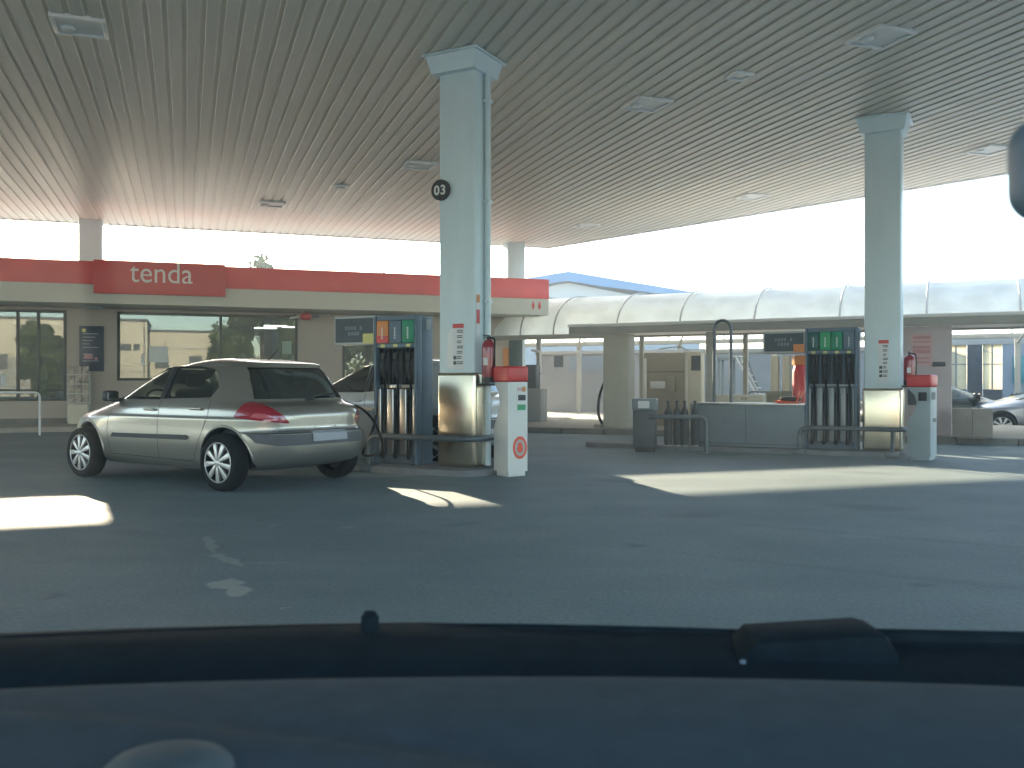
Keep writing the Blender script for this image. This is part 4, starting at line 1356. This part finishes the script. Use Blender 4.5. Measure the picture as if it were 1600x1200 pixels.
# ------------------------------------------------------------------ items at the left end of the second island
def gp(px, Y): return Vector(((px - 800) / F * Y, Y, 0))
p = gp(1008, 15.6)
t = thing('litter_bin', 'dark grey litter bin with a white label at the end of the second island', 'bin', (p.x, p.y, 0), R(-14))
part('body', 'dark_grey', t, lambda bm: box(bm, -.19, .19, -.17, .17, .08, .70, .015))
part('lid', 'mid_grey', t, lambda bm: box(bm, -.205, .205, -.185, .185, .702, .90, .02))
part('label', 'paper', t, lambda bm: box(bm, -.10, .09, -.19, -.1855, .74, .86))
part('base', 'black', t, lambda bm: box(bm, -.15, .17, -.15, .15, 0, .0795, .01))
gl = ['dark upright gas bottle nearest the litter bin', 'dark gas bottle second from the litter bin', 'dark gas bottle third from the litter bin, under the arched pipe', 'dark gas bottle nearest the long grey cabinet']
for i, px in enumerate((1044, 1058, 1070, 1086)):
    if i == 0:
        gb = thing('gas_bottle', gl[0], 'gas bottle', (0, 0, .08), 0, 'gas bottles by the litter bin')
        part('bottle', 'car_plastic', gb, lambda bm: lathe(bm, [(0, .02), (.062, .02), (.07, .05), (.07, .52), (.06, .60), (.028, .66), (.024, .70), (0, .70)], 20), 50)
        part('valve', 'black', gb, lambda bm: [lathe(bm, [(0, .70), (.02, .70), (.02, .75), (.03, .755), (.03, .78), (0, .78)], 12)])
        part('foot_ring', 'pale_grey', gb, lambda bm: lathe(bm, [(.055, 0), (.066, 0), (.066, .02), (.055, .02), (.055, 0)], 20))
        g_ = gb
    else:
        g_ = dup(gb)
    g_.location = gp(px, 15.75 - .02 * i) + Vector((0, 0, .08))
    g_['label'] = gl[i]
p = gp(1060, 15.2)
t = thing('guard_rail', 'low dark guard rail in front of the gas bottles', 'guard rail', (p.x, p.y, 0), R(-8), 'tubular guard rails on the pump islands')
part('rail', 'rail_grey', t, lambda bm: tube(bm, corner_path([(-.46, 0.4, .60), (-.46, 0, .60), (.46, 0, .60), (.46, 0, 0)], .14, 8), .038, 12))
part('foot_plate', 'rail_grey', t, lambda bm: [box(bm, .37, .55, -.09, .09, 0, .02)])
# arched pipe
p = gp(1129, 16.6)
t = thing('arched_pipe', 'tall grey pipe bent into an arch behind the grey cabinet', 'pipe', (p.x, p.y, .0), R(-10))
part('pipe', 'rail_grey', t, lambda bm: tube(bm, [(-.15, 0, 0.8), (-.15, 0, 2.14)] + [(.15 * -math.cos(a), 0, 2.14 + .16 * math.sin(a)) for a in np.linspace(0, PI, 16)[1:-1]] + [(.15, 0, 2.14), (.15, 0, 0.08)], .028, 12))
# red squeegee tray left on the cabinet
p = gp(1236, 15.3)
t = thing('tray', 'bright red tray with black contents on the second pump cabinet', 'tray', (p.x, p.y, .825), R(-28))
part('tray_shell', 'orange_red', t, lambda bm: [prism(bm, [(-.26, .03), (-.18, .0), (.12, .0), (.2, .2), (.17, .2), (.10, .03), (-.2, .05)], 'y', -.16, .10, .006)])
part('contents', 'black', t, lambda bm: box(bm, -.16, .16, -.12, .08, .035, .11, .02))
# red wheeled extinguisher beyond the second pump
p = gp(1250, 16.3)
t = thing('wheeled_extinguisher', 'tall bright red extinguisher standing behind the second pump display', 'fire extinguisher', (p.x, p.y, .08), 0)
part('cylinder', 'red', t, lambda bm: lathe(bm, [(0, .1), (.12, .1), (.13, .14), (.13, 1.28), (.1, 1.4), (.04, 1.46), (0, 1.46)], 24), 40)
part('foot', 'black', t, lambda bm: [box(bm, -.14, .14, -.14, .14, 0, .1, .01)])
part('top_cover', 'orange', t, lambda bm: box(bm, -.12, .12, -.1, .1, 1.40, 1.58, .02))

# ------------------------------------------------------------------ car wash lane behind
def kthing(name, label, cat, px, q, group=None, rz=0.0):
    p_, Y = pq(px, q)
    return thing(name, label, cat, K(p_, q), KA + rz, group), Y, p_
vault = thing('car_wash_canopy', 'long white barrel-vault car wash canopy behind the pumps', 'canopy', KO, KA)
def vault_sheet(bm, off=0.0):
    n = 18
    rows = []
    for p_ in list(np.arange(-9, 18.1, 0.9)):
        r = []
        for k in range(n + 1):
            a = PI * k / n
            r.append(bm.verts.new((p_, 7.5 - 2.5 * math.cos(a), 2.55 + 1.27 * math.sin(a))))
        rows.append(r)
    for a, b in zip(rows[:-1], rows[1:]):
        for k in range(n):
            bm.faces.new((a[k], b[k], b[k + 1], a[k + 1]))
vo = part('roof_sheet', 'vault_sheet', vault, vault_sheet, 40)
for k, px in enumerate([840, 890, 985, 1080, 1192, 1320, 1450, 1590]):
    p_, _ = pq(px, 6.2)
    part('rib', 'gutter', vault, lambda bm: tube(bm, [(p_, 7.5 - 2.54 * math.cos(a), 2.55 + 1.31 * math.sin(a)) for a in np.linspace(0, PI, 24)], .026, 8))
part('gutter', 'gutter', vault, lambda bm: [box(bm, -9, 18, 4.93, 5.05, 2.42, 2.56, .01), box(bm, -9, 18, 9.95, 10.07, 2.42, 2.56, .01)])
pe0 = pq(888, .5)[0]
part('flat_eave', 'white', vault, lambda bm: [box(bm, pe0, 18, .45, 1.6, 2.46, 2.53, .01), box(bm, pe0, 18, 2.35, 4.9, 2.47, 2.53, .01)] + [box(bm, q_, q_ + .08, 1.601, 2.349, 2.44, 2.52) for q_ in np.arange(pe0 + .1, 18, 2.4)])  # open slot between the slabs added to let a strip of sun through
part('eave_beam', 'gutter', vault, lambda bm: [box(bm, pe0 + .02, 18, .47, .62, 2.30, 2.458, .01)])
def wash_post(px, q, w, dd, name, mat, lbl=None):
    p_, Y = pq(px, q)
    return part(name, mat, vault, lambda bm: box(bm, p_ - w / 2, p_ + w / 2, q - dd / 2, q + dd / 2, .12, 2.3 if q < 2 else 2.42, .015), label=lbl)
wash_post(967, .95, .62, .45, 'pillar', 'wash_pillar')
wash_post(1111, .9, .20, .2, 'pillar', 'gutter')
for px in (842, 1003, 1165):
    wash_post(px, 5.0, .12, .12, 'pillar', 'gutter')
for px in (905, 1062, 1210, 1590):
    p_, Y = pq(px, 10.0)
    part('pillar', 'gutter', vault, lambda bm: box(bm, p_ - .07, p_ + .07, 9.94, 10.08, -.3, 2.42))
    part('strut', 'gutter', vault, lambda bm: tube(bm, [(p_, 9.9, 2.3), (p_ + .4, 9.2, 2.9)], .03, 6))
# pink information wall with price sheet
t, Y, _ = kthing('information_panel', 'pinkish white information pillar with a printed price sheet at the car wash', 'panel', 1448, .8)
w = 33 / F * Y / .93
part('slab', 'wash_pink', t, lambda bm: box(bm, -w, w, -.15, .2, .12, 2.29, .02))
sh = part('price_sheet', 'pink_sheet', t, lambda bm: box(bm, -w * .62, w * .22, -.158, -.151, 1.5, 2.14))
part('sheet_rows', 'pink_band', sh, lambda bm: [box(bm, -w * .55, w * .15, -.161, -.1585, z, z + hh_) for z, hh_ in ((2.04, .06), (1.97, .03), (1.85, .05), (1.75, .08), (1.64, .03), (1.56, .03))])
part('control_box', 'dark_grey', t, lambda bm: [box(bm, w * .25, w * .75, -.19, -.151, 1.49, 1.58, .006), box(bm, -w * .75, -w * .35, -.2, -.151, .72, 1.05, .01)])
# far wall of the wash yard
wa = thing('yard_wall', 'long grey yard wall closing off the car wash', 'wall', KO, KA)
pa, pb = pq(838, 11)[0], pq(1100, 11)[0]
part('wall', 'wash_wall', wa, lambda bm: box(bm, pa, pb, 11, 11.25, -.2, 2.16))
part('coping', 'gutter', wa, lambda bm: [box(bm, pa - .03, pb, 10.95, 11.3, 2.162, 2.30, .01)])
part('vent', 'dark_grey', wa, lambda bm: box(bm, pq(866, 11)[0], pq(880, 11)[0], 10.97, 10.998, 1.72, 2.12))
part('patch', 'wash_blue', wa, lambda bm: box(bm, pq(890, 11)[0], pq(942, 11)[0], 10.985, 10.998, 1.55, 2.1))
bl = thing('workshop', 'blue-grey workshop building behind the car wash lane', 'building', KO, KA)
pc = pq(1470, 11)[0]
part('wall', 'wash_blue', bl, lambda bm: box(bm, pb + .01, pc, 11.02, 14, -.6, 2.14))
part('coping', 'gutter', bl, lambda bm: box(bm, pb + .01, pc + .05, 10.96, 14, 2.142, 2.28, .01))
# open shed at the right, its sheets standing in for a sunlit wall
Q4 = 13.0
sd = thing('open_shed', 'open shed with added yellowish sheets glowing like a sunlit wall beyond and a dark pillar at the right', 'shed', KO, KA)
pd, pe, pf, pg, ph_, pi_ = [pq(x, Q4)[0] for x in (1478, 1497, 1511, 1535, 1550, 1566)]
pz = pq(1760, Q4)[0]
part('beam', 'gutter', sd, lambda bm: box(bm, pc + .1, pz, Q4 - .1, Q4 + .25, 2.36, 2.8))
part('pillar', 'dark_grey', sd, lambda bm: box(bm, pf, pg, Q4 - .12, Q4 + .2, -.6, 2.359), label='broad dark pillar between the openings')
part('low_wall', 'dark_grey', sd, lambda bm: [box(bm, pc + .1, pf - .01, Q4 - .05, Q4 + .1, -.6, .95), box(bm, pg + .01, pi_, Q4 - .05, Q4 + .1, -.6, .95)])
def panes(bm):
    box(bm, pc + .1, pf - .01, Q4 + .02, Q4 + .04, .951, 2.359)
    box(bm, pg + .01, pi_ - .01, Q4 + .02, Q4 + .04, .951, 2.359)
part('pane', 'sunlit_sheet', sd, panes)  # translucent infill added to glow like the sunlit wall beyond
def bars(bm):
    for x0, x1 in ((pc + .1, pf - .01), (pg + .01, pi_ - .01)):
        box(bm, x0, x1, Q4 - .02, Q4 + .018, 1.72, 1.76)
        xm = (x0 + x1) / 2
        box(bm, xm - .03, xm + .03, Q4 - .025, Q4 + .017, .96, 2.35)
        tube(bm, [(x0, Q4 - .03, 2.2), (x1, Q4 - .03, 1.95)], .012, 6)
part('glazing_bar', 'gutter', sd, bars)
part('side_wall', 'wash_blue', sd, lambda bm: box(bm, pi_, pz, Q4 - .08, Q4 + .2, -.6, 2.359))
part('window', 'teal', sd, lambda bm: box(bm, pq(1582, Q4)[0], pq(1612, Q4)[0], Q4 - .12, Q4 - .081, 1.15, 2.0, .01), label='teal framed window in the blue-grey wall')
# booth, vacuum post, cabinets
t, Y, _ = kthing('wash_booth', 'brown-grey car wash booth with a white box on its front', 'booth', 1045, 2.6)
part('cabin', 'booth', t, lambda bm: box(bm, -.52, .52, -.4, .5, .12, zat(552, Y), .02))
part('panel_seam', 'seam', t, lambda bm: box(bm, -.5, .5, -.405, -.4005, 1.42, 1.435))
part('paper_box', 'white', t, lambda bm: box(bm, -.32, .06, -.52, -.401, 1.02, 1.2, .03))
part('paper_box', 'booth', t, lambda bm: box(bm, .065, .30, -.53, -.401, .95, 1.32, .02))
t, Y, _ = kthing('vacuum_cleaner', 'cream upright vacuum post with a dark panel beside the booth', 'vacuum post', 1088, 2.0)
part('housing', 'cream', t, lambda bm: box(bm, -.16, .16, -.16, .16, .12, zat(551, Y), .02))
part('panel', 'dark_grey', t, lambda bm: box(bm, -.08, .14, -.166, -.1605, 1.45, zat(556, Y)))
part('boom', 'gutter', t, lambda bm: tube(bm, spline([(-.1, 0, zat(551, Y) - .01), (-.4, 0, zat(551, Y) + .14), (-.9, 0, zat(551, Y) + .10)], 6), .014, 6))
t, Y, _ = kthing('pole', 'thin pale pole left of the wash booth', 'pole', 1008, 1.8)
part('shaft', 'white', t, lambda bm: tube(bm, [(0, 0, .12), (0, 0, 1.75)], .035, 8))
part('base', 'gutter', t, lambda bm: box(bm, -.1, .1, -.1, .1, .12, .16))
t, Y, _ = kthing('low_counter', 'low cream counter box behind the grey pump cabinet', 'counter', 1153, 1.2)
part('box', 'cream', t, lambda bm: box(bm, -.60, .60, -.25, .25, .12, zat(617, Y), .02))
part('grille', 'booth', t, lambda bm: box(bm, .12, .26, -.256, -.2505, zat(624, Y), zat(621, Y)))
t, Y, _ = kthing('storage_cabinet', 'olive beige storage cabinet behind the second pump display', 'cabinet', 1226, 1.6)
part('box', 'beige_box', t, lambda bm: box(bm, -.36, .36, -.25, .25, .12, zat(611, Y), .015))
part('door_seam', 'seam', t, lambda bm: box(bm, -.005, .005, -.256, -.2505, .2, zat(613, Y)))
for px, lb in ((1211, 'cream upright panel behind the display, left one of two'), (1229, 'cream upright panel behind the display, right one of two')):
    t, Y, _ = kthing('upright_panel', lb, 'panel', px, 2.3)
    part('board', 'cream', t, lambda bm: box(bm, -.09, .07, -.04, .04, .12, zat(556, Y), .01))
    part('edge', 'booth', t, lambda bm: box(bm, .0705, .10, -.035, .035, .12, zat(556, Y) - .01))
# metal stair
t, Y, _ = kthing('metal_stair', 'pale metal stair leading to a small landing by the blue-grey wall', 'stair', 1165, 8.5)
part('stringer', 'pale_grey', t, lambda bm: [tube(bm, [(-.25, y, zat(556, Y)), (.55, y, .45)], .03, 6) for y in (-.3, .3)])
part('tread', 'pale_grey', t, lambda bm: [box(bm, -.25 + .11 * k - .1, -.25 + .11 * k + .1, -.3, .3, zat(556, Y) - .02 - .2 * k * .95, zat(556, Y) - .2 * k * .95) for k in range(7)])
part('landing', 'mid_grey', t, lambda bm: box(bm, -.8, -.3, -.3, .3, zat(562, Y), zat(558, Y)))
part('leg', 'mid_grey', t, lambda bm: [box(bm, x - .03, x + .03, y - .03, y + .03, .1, zat(562, Y) - .001) for x in (-.75, -.4) for y in (-.25, .25)])
t, Y, _ = kthing('leaning_pole', 'dark pole leaning against the blue-grey wall', 'pole', 1180, 10.4)
part('shaft', 'dark_grey', t, lambda bm: tube(bm, [(-.4, .4, 2.1), (.45, -.2, .12)], .025, 6))
part('ferrule', 'black', t, lambda bm: tube(bm, [(.43, -.185, .16), (.46, -.205, .10)], .03, 6))
t, Y, _ = kthing('trolley', 'small dark trolley standing by the blue-grey wall', 'trolley', 1186, 8.0)
part('bed', 'dark_grey', t, lambda bm: box(bm, -.35, .35, -.2, .2, .35, .42, .01))
part('handle', 'dark_grey', t, lambda bm: tube(bm, corner_path([(-.3, -.18, .42), (-.25, -.18, .9), (.35, -.18, .9), (.4, -.18, .42)], .08), .025, 8))
for x in (-.25, .25):
    part('wheel', 'rubber', t, lambda bm: lathe(bm, [(0, -.03), (.11, -.03), (.12, 0), (.11, .03), (0, .03)], 18, X4((x, -.16, .23), 0, R(90))))
# service cabinet and downpipe at the shop corner
t, Y, _ = kthing('service_cabinet', 'grey service cabinet with a dark screen behind the white service post', 'cabinet', 838, 3.0)
part('body', 'wash_wall', t, lambda bm: box(bm, -.28, .22, -.2, .25, .0, zat(607, Y), .02))
part('screen', 'dark_grey', t, lambda bm: box(bm, -.28, .03, -.1, .2, zat(607, Y) + .001, zat(570, Y), .015))
t, Y, _ = kthing('drain_pipe', 'thin white bent pipe rising beside the grey yard wall', 'pipe', 844, 3.4)
part('pipe', 'white', t, lambda bm: tube(bm, corner_path([(0, 0, .1), (0, 0, zat(549, Y)), (-.25, 0, zat(547, Y))], .08), .035, 8))
part('clip', 'gutter', t, lambda bm: [box(bm, -.05, .05, -.04, .045, z, z + .04) for z in (.6, 1.4)])
t, Y, _ = kthing('vacuum_hose', 'black hose loop leaning on the broad wash pillar', 'hose', 943, .75)
part('loop', 'rubber', t, lambda bm: tube(bm, spline([(-.02, -.02, .2), (-.12, -.02, .45), (-.10, 0, .85), (0, .02, 1.15)], 6), .035, 8))
part('base', 'concrete', t, lambda bm: box(bm, -.2, .02, -.1, .1, .12, .2, .01))
# planter
p = gp(1519, 17.3)
t = thing('planter', 'square beige concrete planter on the car wash kerb', 'planter', (p.x, p.y, .12), KA)
part('tub', 'concrete', t, lambda bm: [box(bm, -.34, .34, -.3, .3, .03, .56, .02)])
part('foot', 'concrete', t, lambda bm: box(bm, -.27, .27, -.24, .24, 0, .0299))
part('joint', 'seam', t, lambda bm: box(bm, -.004, .004, -.303, -.3005, .05, .54))

# parked cars beyond the planter
dk = dict(hatch); dk['extra'] = []; dk['spokes'] = 8
p = gp(1468, 24.5)
dark_car, _, _ = make_car('dark green car nosing out beyond the beige planter', 'car', 'dark_paint', (p.x, p.y, gz(p.x, p.y)), R(-14), dk)
p = gp(1645, 23.2)
grey_car, _, _ = make_car('silver-grey car cut off by the right edge of the view', 'car', 'grey_paint', (p.x, p.y, gz(p.x, p.y)), R(180 - 18), dk)

# ------------------------------------------------------------------ warehouse far behind
wx = thing('warehouse', 'pale warehouse gable with a blue roof edge behind the car wash', 'building', (0, 0, 0), 0)
def g3(px, py, Y): return ((px - 800) / F * Y, zat(py, Y))
YW = 44
ax, az = g3(888, 424, YW); ex, ez = g3(1112, 461, YW)
lx, lz = g3(660, 461, YW)
part('gable_wall', 'ware_wall', wx, lambda bm: prism(bm, [(lx + .5, -1), (ex - .5, -1), (ex - .5, ez - .6), (ax, az - .5), (lx + .5, lz - .6)], 'y', YW + .4, YW + 24))
part('roof', 'blue_roof', wx, lambda bm: prism(bm, [(lx, lz), (ax, az), (ex, ez), (ex, ez - .25), (ax + 1.5, az - .70), (ax, az - .45), (lx, lz - .4)], 'y', YW, YW + 24.5))

# ------------------------------------------------------------------ trees
def make_tree(label, loc, hgt, crown, n, seed, group=None, lx=1.0, leaf=1.0, bush=False):
    rr = random.Random(seed)
    t = thing('tree', label, 'tree', loc, 0, group)
    limbs = []
    th = hgt - crown * 1.1
    def trunk(bm):
        tube(bm, spline([(0, 0, 0), (.05, .03, th * .5), (-.04, .05, th), (.03, 0, hgt - crown * .6)], 5), .16 * hgt / 6, 9, .05)
        for k in range(7):
            a = rr.uniform(0, 2 * PI)
            q = Vector((math.cos(a) * crown * .7 * lx, math.sin(a) * crown * .7, hgt - crown * rr.uniform(.5, 1.3)))
            limbs.append(q)
            tube(bm, spline([(0, 0, th * rr.uniform(.7, 1.0)), tuple(q * .5 + Vector((0, 0, th * .48))), tuple(q)], 4), .05, 6, .012)
    part('trunk', 'bark', t, trunk)
    def crownf(bm):
        blobs = [(q, crown * rr.uniform(.28, .5)) for q in limbs] + [(Vector((rr.uniform(-.5, .5) * crown, rr.uniform(-.5, .5) * crown, hgt - crown * rr.uniform(.1, .9))), crown * rr.uniform(.25, .45)) for _ in range(8)]
        if bush:
            blobs += [(Vector((rr.uniform(-.8, .8) * crown, rr.uniform(-.5, .5) * crown, rr.uniform(.15, .8) * hgt)), crown * rr.uniform(.3, .5)) for _ in range(10)]
        for _ in range(n):
            c, r = rr.choice(blobs)
            d = Vector((rr.gauss(0, 1), rr.gauss(0, 1), rr.gauss(0, 1))).normalized() * r * rr.random() ** .45
            p_ = c + d
            s = rr.uniform(.05, .12) * leaf
            a = Vector((rr.gauss(0, 1), rr.gauss(0, 1), rr.gauss(0, 1))).normalized() * s
            b = a.orthogonal().normalized() * s * .6
            bm.faces.new([bm.verts.new(p_ + a), bm.verts.new(p_ + b), bm.verts.new(p_ - a), bm.verts.new(p_ - b)])
    part('crown', 'leaf', t, crownf, 0)
    return t
p = gp(402, 38)
make_tree('tree behind the shop, only its topmost twigs showing over the red band', (p.x, p.y, 0), zat(399, 38), .9, 900, 3)
p = gp(600, 40)
t = thing('roof_aerial', 'thin aerial spike showing above the shop fascia', 'aerial', (p.x, p.y, 0), 0)
part('mast', 'dark_grey', t, lambda bm: tube(bm, [(0, 0, 0), (0, 0, zat(421, 40))], .05, 6))
part('arm', 'dark_grey', t, lambda bm: tube(bm, [(-.3, 0, zat(421, 40) - .45), (.3, 0, zat(421, 40) - .45)], .02, 6))
# what stands across the road behind the camera, seen in the shop windows
bw = thing('white_warehouse', 'sunlit cream building across the road, mirrored in the shop windows', 'building', (0, 0, 0), TH)
part('wall', 'sunlit_wall', bw, lambda bm: [box(bm, -22, -3.2, -42, -33, 0, 6.4), box(bm, -3.19, 4.2, -42, -34.5, 0, 5.6), box(bm, -40, -22.01, -44, -34, 0, 7.0)])
part('coping', 'dark_grey', bw, lambda bm: [box(bm, -22.05, -3.15, -42, -32.9, 6.401, 6.62), box(bm, -3.14, 4.25, -42, -34.4, 5.601, 5.8)])
part('shutter', 'gutter', bw, lambda bm: [box(bm, x, x + 2.6, -33.0, -32.96, .1, 3.2) for x in (-19, -14.5, -8)] + [box(bm, x, x + 1.4, -34.5, -34.46, .8, 2.6) for x in (-1.5, 1.4)])
part('window', 'dark_grey', bw, lambda bm: [box(bm, x, x + w_, y - .05, y + .05, z, z + h_) for x, w_, y, z, h_ in ((-5.4, .9, -33, 3.9, .55), (-4.3, .5, -33, 3.9, .55), (-2.6, 1.1, -34.5, 2.4, 1.1), (0.2, 1.1, -34.5, 2.4, 1.1), (2.4, .9, -34.5, 2.4, 1.1), (-12.5, 1.6, -33, 2.2, 1.3), (-15.5, 1.6, -33, 2.2, 1.3))])
part('pipe', 'gutter', bw, lambda bm: [tube(bm, [(-3.45, -32.95, 0), (-3.45, -32.95, 6.3)], .07, 8), box(bm, -22, -3.2, -33.03, -32.99, 2.0, 2.12), box(bm, -3.18, 4.2, -34.53, -34.49, 4.1, 4.2)])
part('porch', 'roof_grey', bw, lambda bm: prism(bm, [(-34.49, 2.1), (-34.49, 2.5), (-33.2, 2.0), (-33.2, 1.9)], 'x', -1.2, -.2))
part('sign', 'dark_grey', bw, lambda bm: [box(bm, x, x + 1.1, -33.0, -32.95, 4.2, 4.9) for x in (-17.6, -12.2, -6.6)])
tl_ = ['tall dark tree across the road, mirrored in the wide shop window', 'second dark tree across the road, right of the tall one', 'small tree across the road beside the cream wall', 'dark round tree across the road at the far right', 'low dark tree across the road, mirrored in the left shop window', 'taller narrow dark tree across the road, mirrored in the left shop window']
for i, (a, b, h_, c_) in enumerate(((6.2, -31, 9, 3.4), (11, -33, 10, 4.0), (3.4, -28.5, 5, 1.8), (16, -34, 9, 3.8), (-10.4, -29, 5.5, 2.2), (-11.6, -29.5, 5.8, 1.0))):
    q = W(a, b)
    make_tree(tl_[i], (q.x, q.y, 0), h_, c_, 8000, 20 + i, 'trees across the road', 1.0, 2.4, True)

# ------------------------------------------------------------------ the car we sit in: dashboard, cowl, wipers
own = thing('driver_car', 'dark dashboard, cowl and wipers of the car the picture is taken from', 'car', (0, 0, 0), 0)
XC = .32                                      # middle of that car
def crest(x):                                 # gentle crown across the width
    return -0.010 * ((x - .02) / .45) ** 2
def sheet(bm, rows, x0, x1, nx, zfun):
    g_ = []
    for (y, z) in rows:
        g_.append([bm.verts.new((x, y + zfun(x)[1], z + zfun(x)[0])) for x in np.linspace(x0, x1, nx)])
    for a, b in zip(g_[:-1], g_[1:]):
        for k in range(nx - 1):
            bm.faces.new((a[k], a[k + 1], b[k + 1], b[k]))
def dashf(bm):
    rows = [(.36, .70), (.38, .80), (.42, .865), (.47, .893), (.54, .912), (.62, .924), (.70, .930), (.76, .929), (.80, .922), (.83, .905), (.835, .86), (.83, .6)]
    g_ = []
    ys = list(np.arange(.40, .83, .0125))
    zz = hermite([r[0] for r in rows[:10]], [r[1] for r in rows[:10]])
    for y in ys + [.832, .835, .83]:
        zr_ = zz(y) if y in ys else {.832: .895, .835: .86, .83: .6}[y]
        row = []
        for x in np.linspace(-.85, 1.2, 130):
            edge = .705 - .20 * max(0, x + .42) ** 1.0 - .16 * max(0, x + .42) ** 2
            raise_ = .011 * sm(edge - y, -.012, .012) * (1 - sm(x, .0, .12))
            row.append(bm.verts.new((x, y, zr_ + crest(x) + raise_)))
        g_.append(row)
    for a, b in zip(g_[:-1], g_[1:]):
        for k in range(129):
            bm.faces.new((a[k], a[k + 1], b[k + 1], b[k]))
dsh = part('dashboard', 'dash', own, dashf, 60)
md = dsh.modifiers.new('thick', 'SOLIDIFY'); md.thickness = 0.012
part('reflection_blob', 'dash_reflection', own, lambda bm: lathe(bm, [(0, .020), (.02, .019), (.036, .013), (.046, 0), (.04, -.02), (0, -.02)], 28, X4((-.222, .590, .926)) @ Matrix.Diagonal((1.0, .9, .8, 1))), 60)  # pale mound added to imitate a reflection in the windscreen glass
def cowlf(bm):
    rows = [(.84, .60), (.845, .86), (.86, .895), (.90, .912), (.95, .918), (.985, .921), (1.01, .915), (1.03, .89), (1.04, .80)]
    sheet(bm, rows, -.90, 1.25, 60, lambda x: (-.011 * ((x - .02) / .55) ** 2 + (-.006 if x > 0.1 else -.006 * max(0, (x + .1) / .2)), 0.0))
cw = part('windscreen_cowl', 'cowl', own, cowlf, 60)
md = cw.modifiers.new('thick', 'SOLIDIFY'); md.thickness = 0.01
def wz(x): return .913 - .011 * ((x - .02) / .55) ** 2
# left wiper lies along the cowl; right arm with its chunky pivot
wp = part('wiper', 'wiper_black', own, lambda bm: tube(bm, [(x, .985 - .02 * abs(x), wz(x) + .000 - .012 * max(0, x + .1)) for x in np.linspace(-.80, .30, 24)], .008, 8))
part('blade', 'rubber', wp, lambda bm: [box(bm, -.75, .05, .958, .968, .890, .904, .003)])
wp2 = part('wiper', 'wiper_black', own, lambda bm: [prism(bm, [(.215, .898), (.235, .915), (.245, .924), (.36, .931), (.372, .928), (.384, .908), (.386, .895), (.24, .890)], 'y', .90, .975, .008), tube(bm, [(.37, .95, .914), (.6, .955, .908), (1.05, .96, .885)], .010, 8)])
part('blade', 'rubber', wp2, lambda bm: [box(bm, .40, 1.0, .93, .94, .885, .90, .003)])
part('arm_glint', 'mid_grey', wp2, lambda bm: [box(bm, .224, .230, .897, .8995, .895, .907, .001)])  # pale sliver added as the highlight on the wiper
part('washer_nozzle', 'wiper_black', own, lambda bm: lathe(bm, [(0, .012), (.006, .0115), (.0095, .006), (.0095, -.02), (0, -.02)], 18, X4((-.150, .965, .926))), 60)
def bonnet(bm):
    rows = [(1.045, .80), (1.06, .86), (1.15, .845), (1.5, .74), (1.85, .60), (1.98, .42), (2.0, .25)]
    sheet(bm, rows, XC - .82, XC + .82, 40, lambda x: (-.05 * ((x - XC) / .8) ** 4, -.25 * ((x - XC) / .8) ** 4 if False else 0.0))
bo = part('bonnet', 'dark_paint', own, bonnet, 60)
md = bo.modifiers.new('thick', 'SOLIDIFY'); md.thickness = 0.01
# interior mirror, its rounded end just inside the right edge
part('rear_view_mirror', 'blue_grey', own, lambda bm: box(bm, .277, .53, .485, .525, 1.268, 1.328, .026, None, 6), 60)

# thin haze volume added to imitate the milky veil of the windscreen
def haze():
    m = bpy.data.materials.new('haze')
    m.use_nodes = True
    nt = m.node_tree
    nt.nodes.remove(nt.nodes['Principled BSDF'])
    v = nt.nodes.new('ShaderNodeVolumePrincipled')
    v.inputs['Color'].default_value = (0.84, 0.95, 1.0, 1)
    v.inputs['Density'].default_value = HAZE
    v.inputs['Anisotropy'].default_value = 0.15
    nt.links.new(v.outputs[0], nt.nodes['Material Output'].inputs['Volume'])
    M['haze'] = m
    o = part('haze', 'haze', None, lambda bm: box(bm, -60, 60, -50, 110, -1.6, 14), 0)
    o['kind'] = 'stuff'
    o['label'] = 'pale haze added for the windscreen veil'
HAZE = 0.0055
haze()
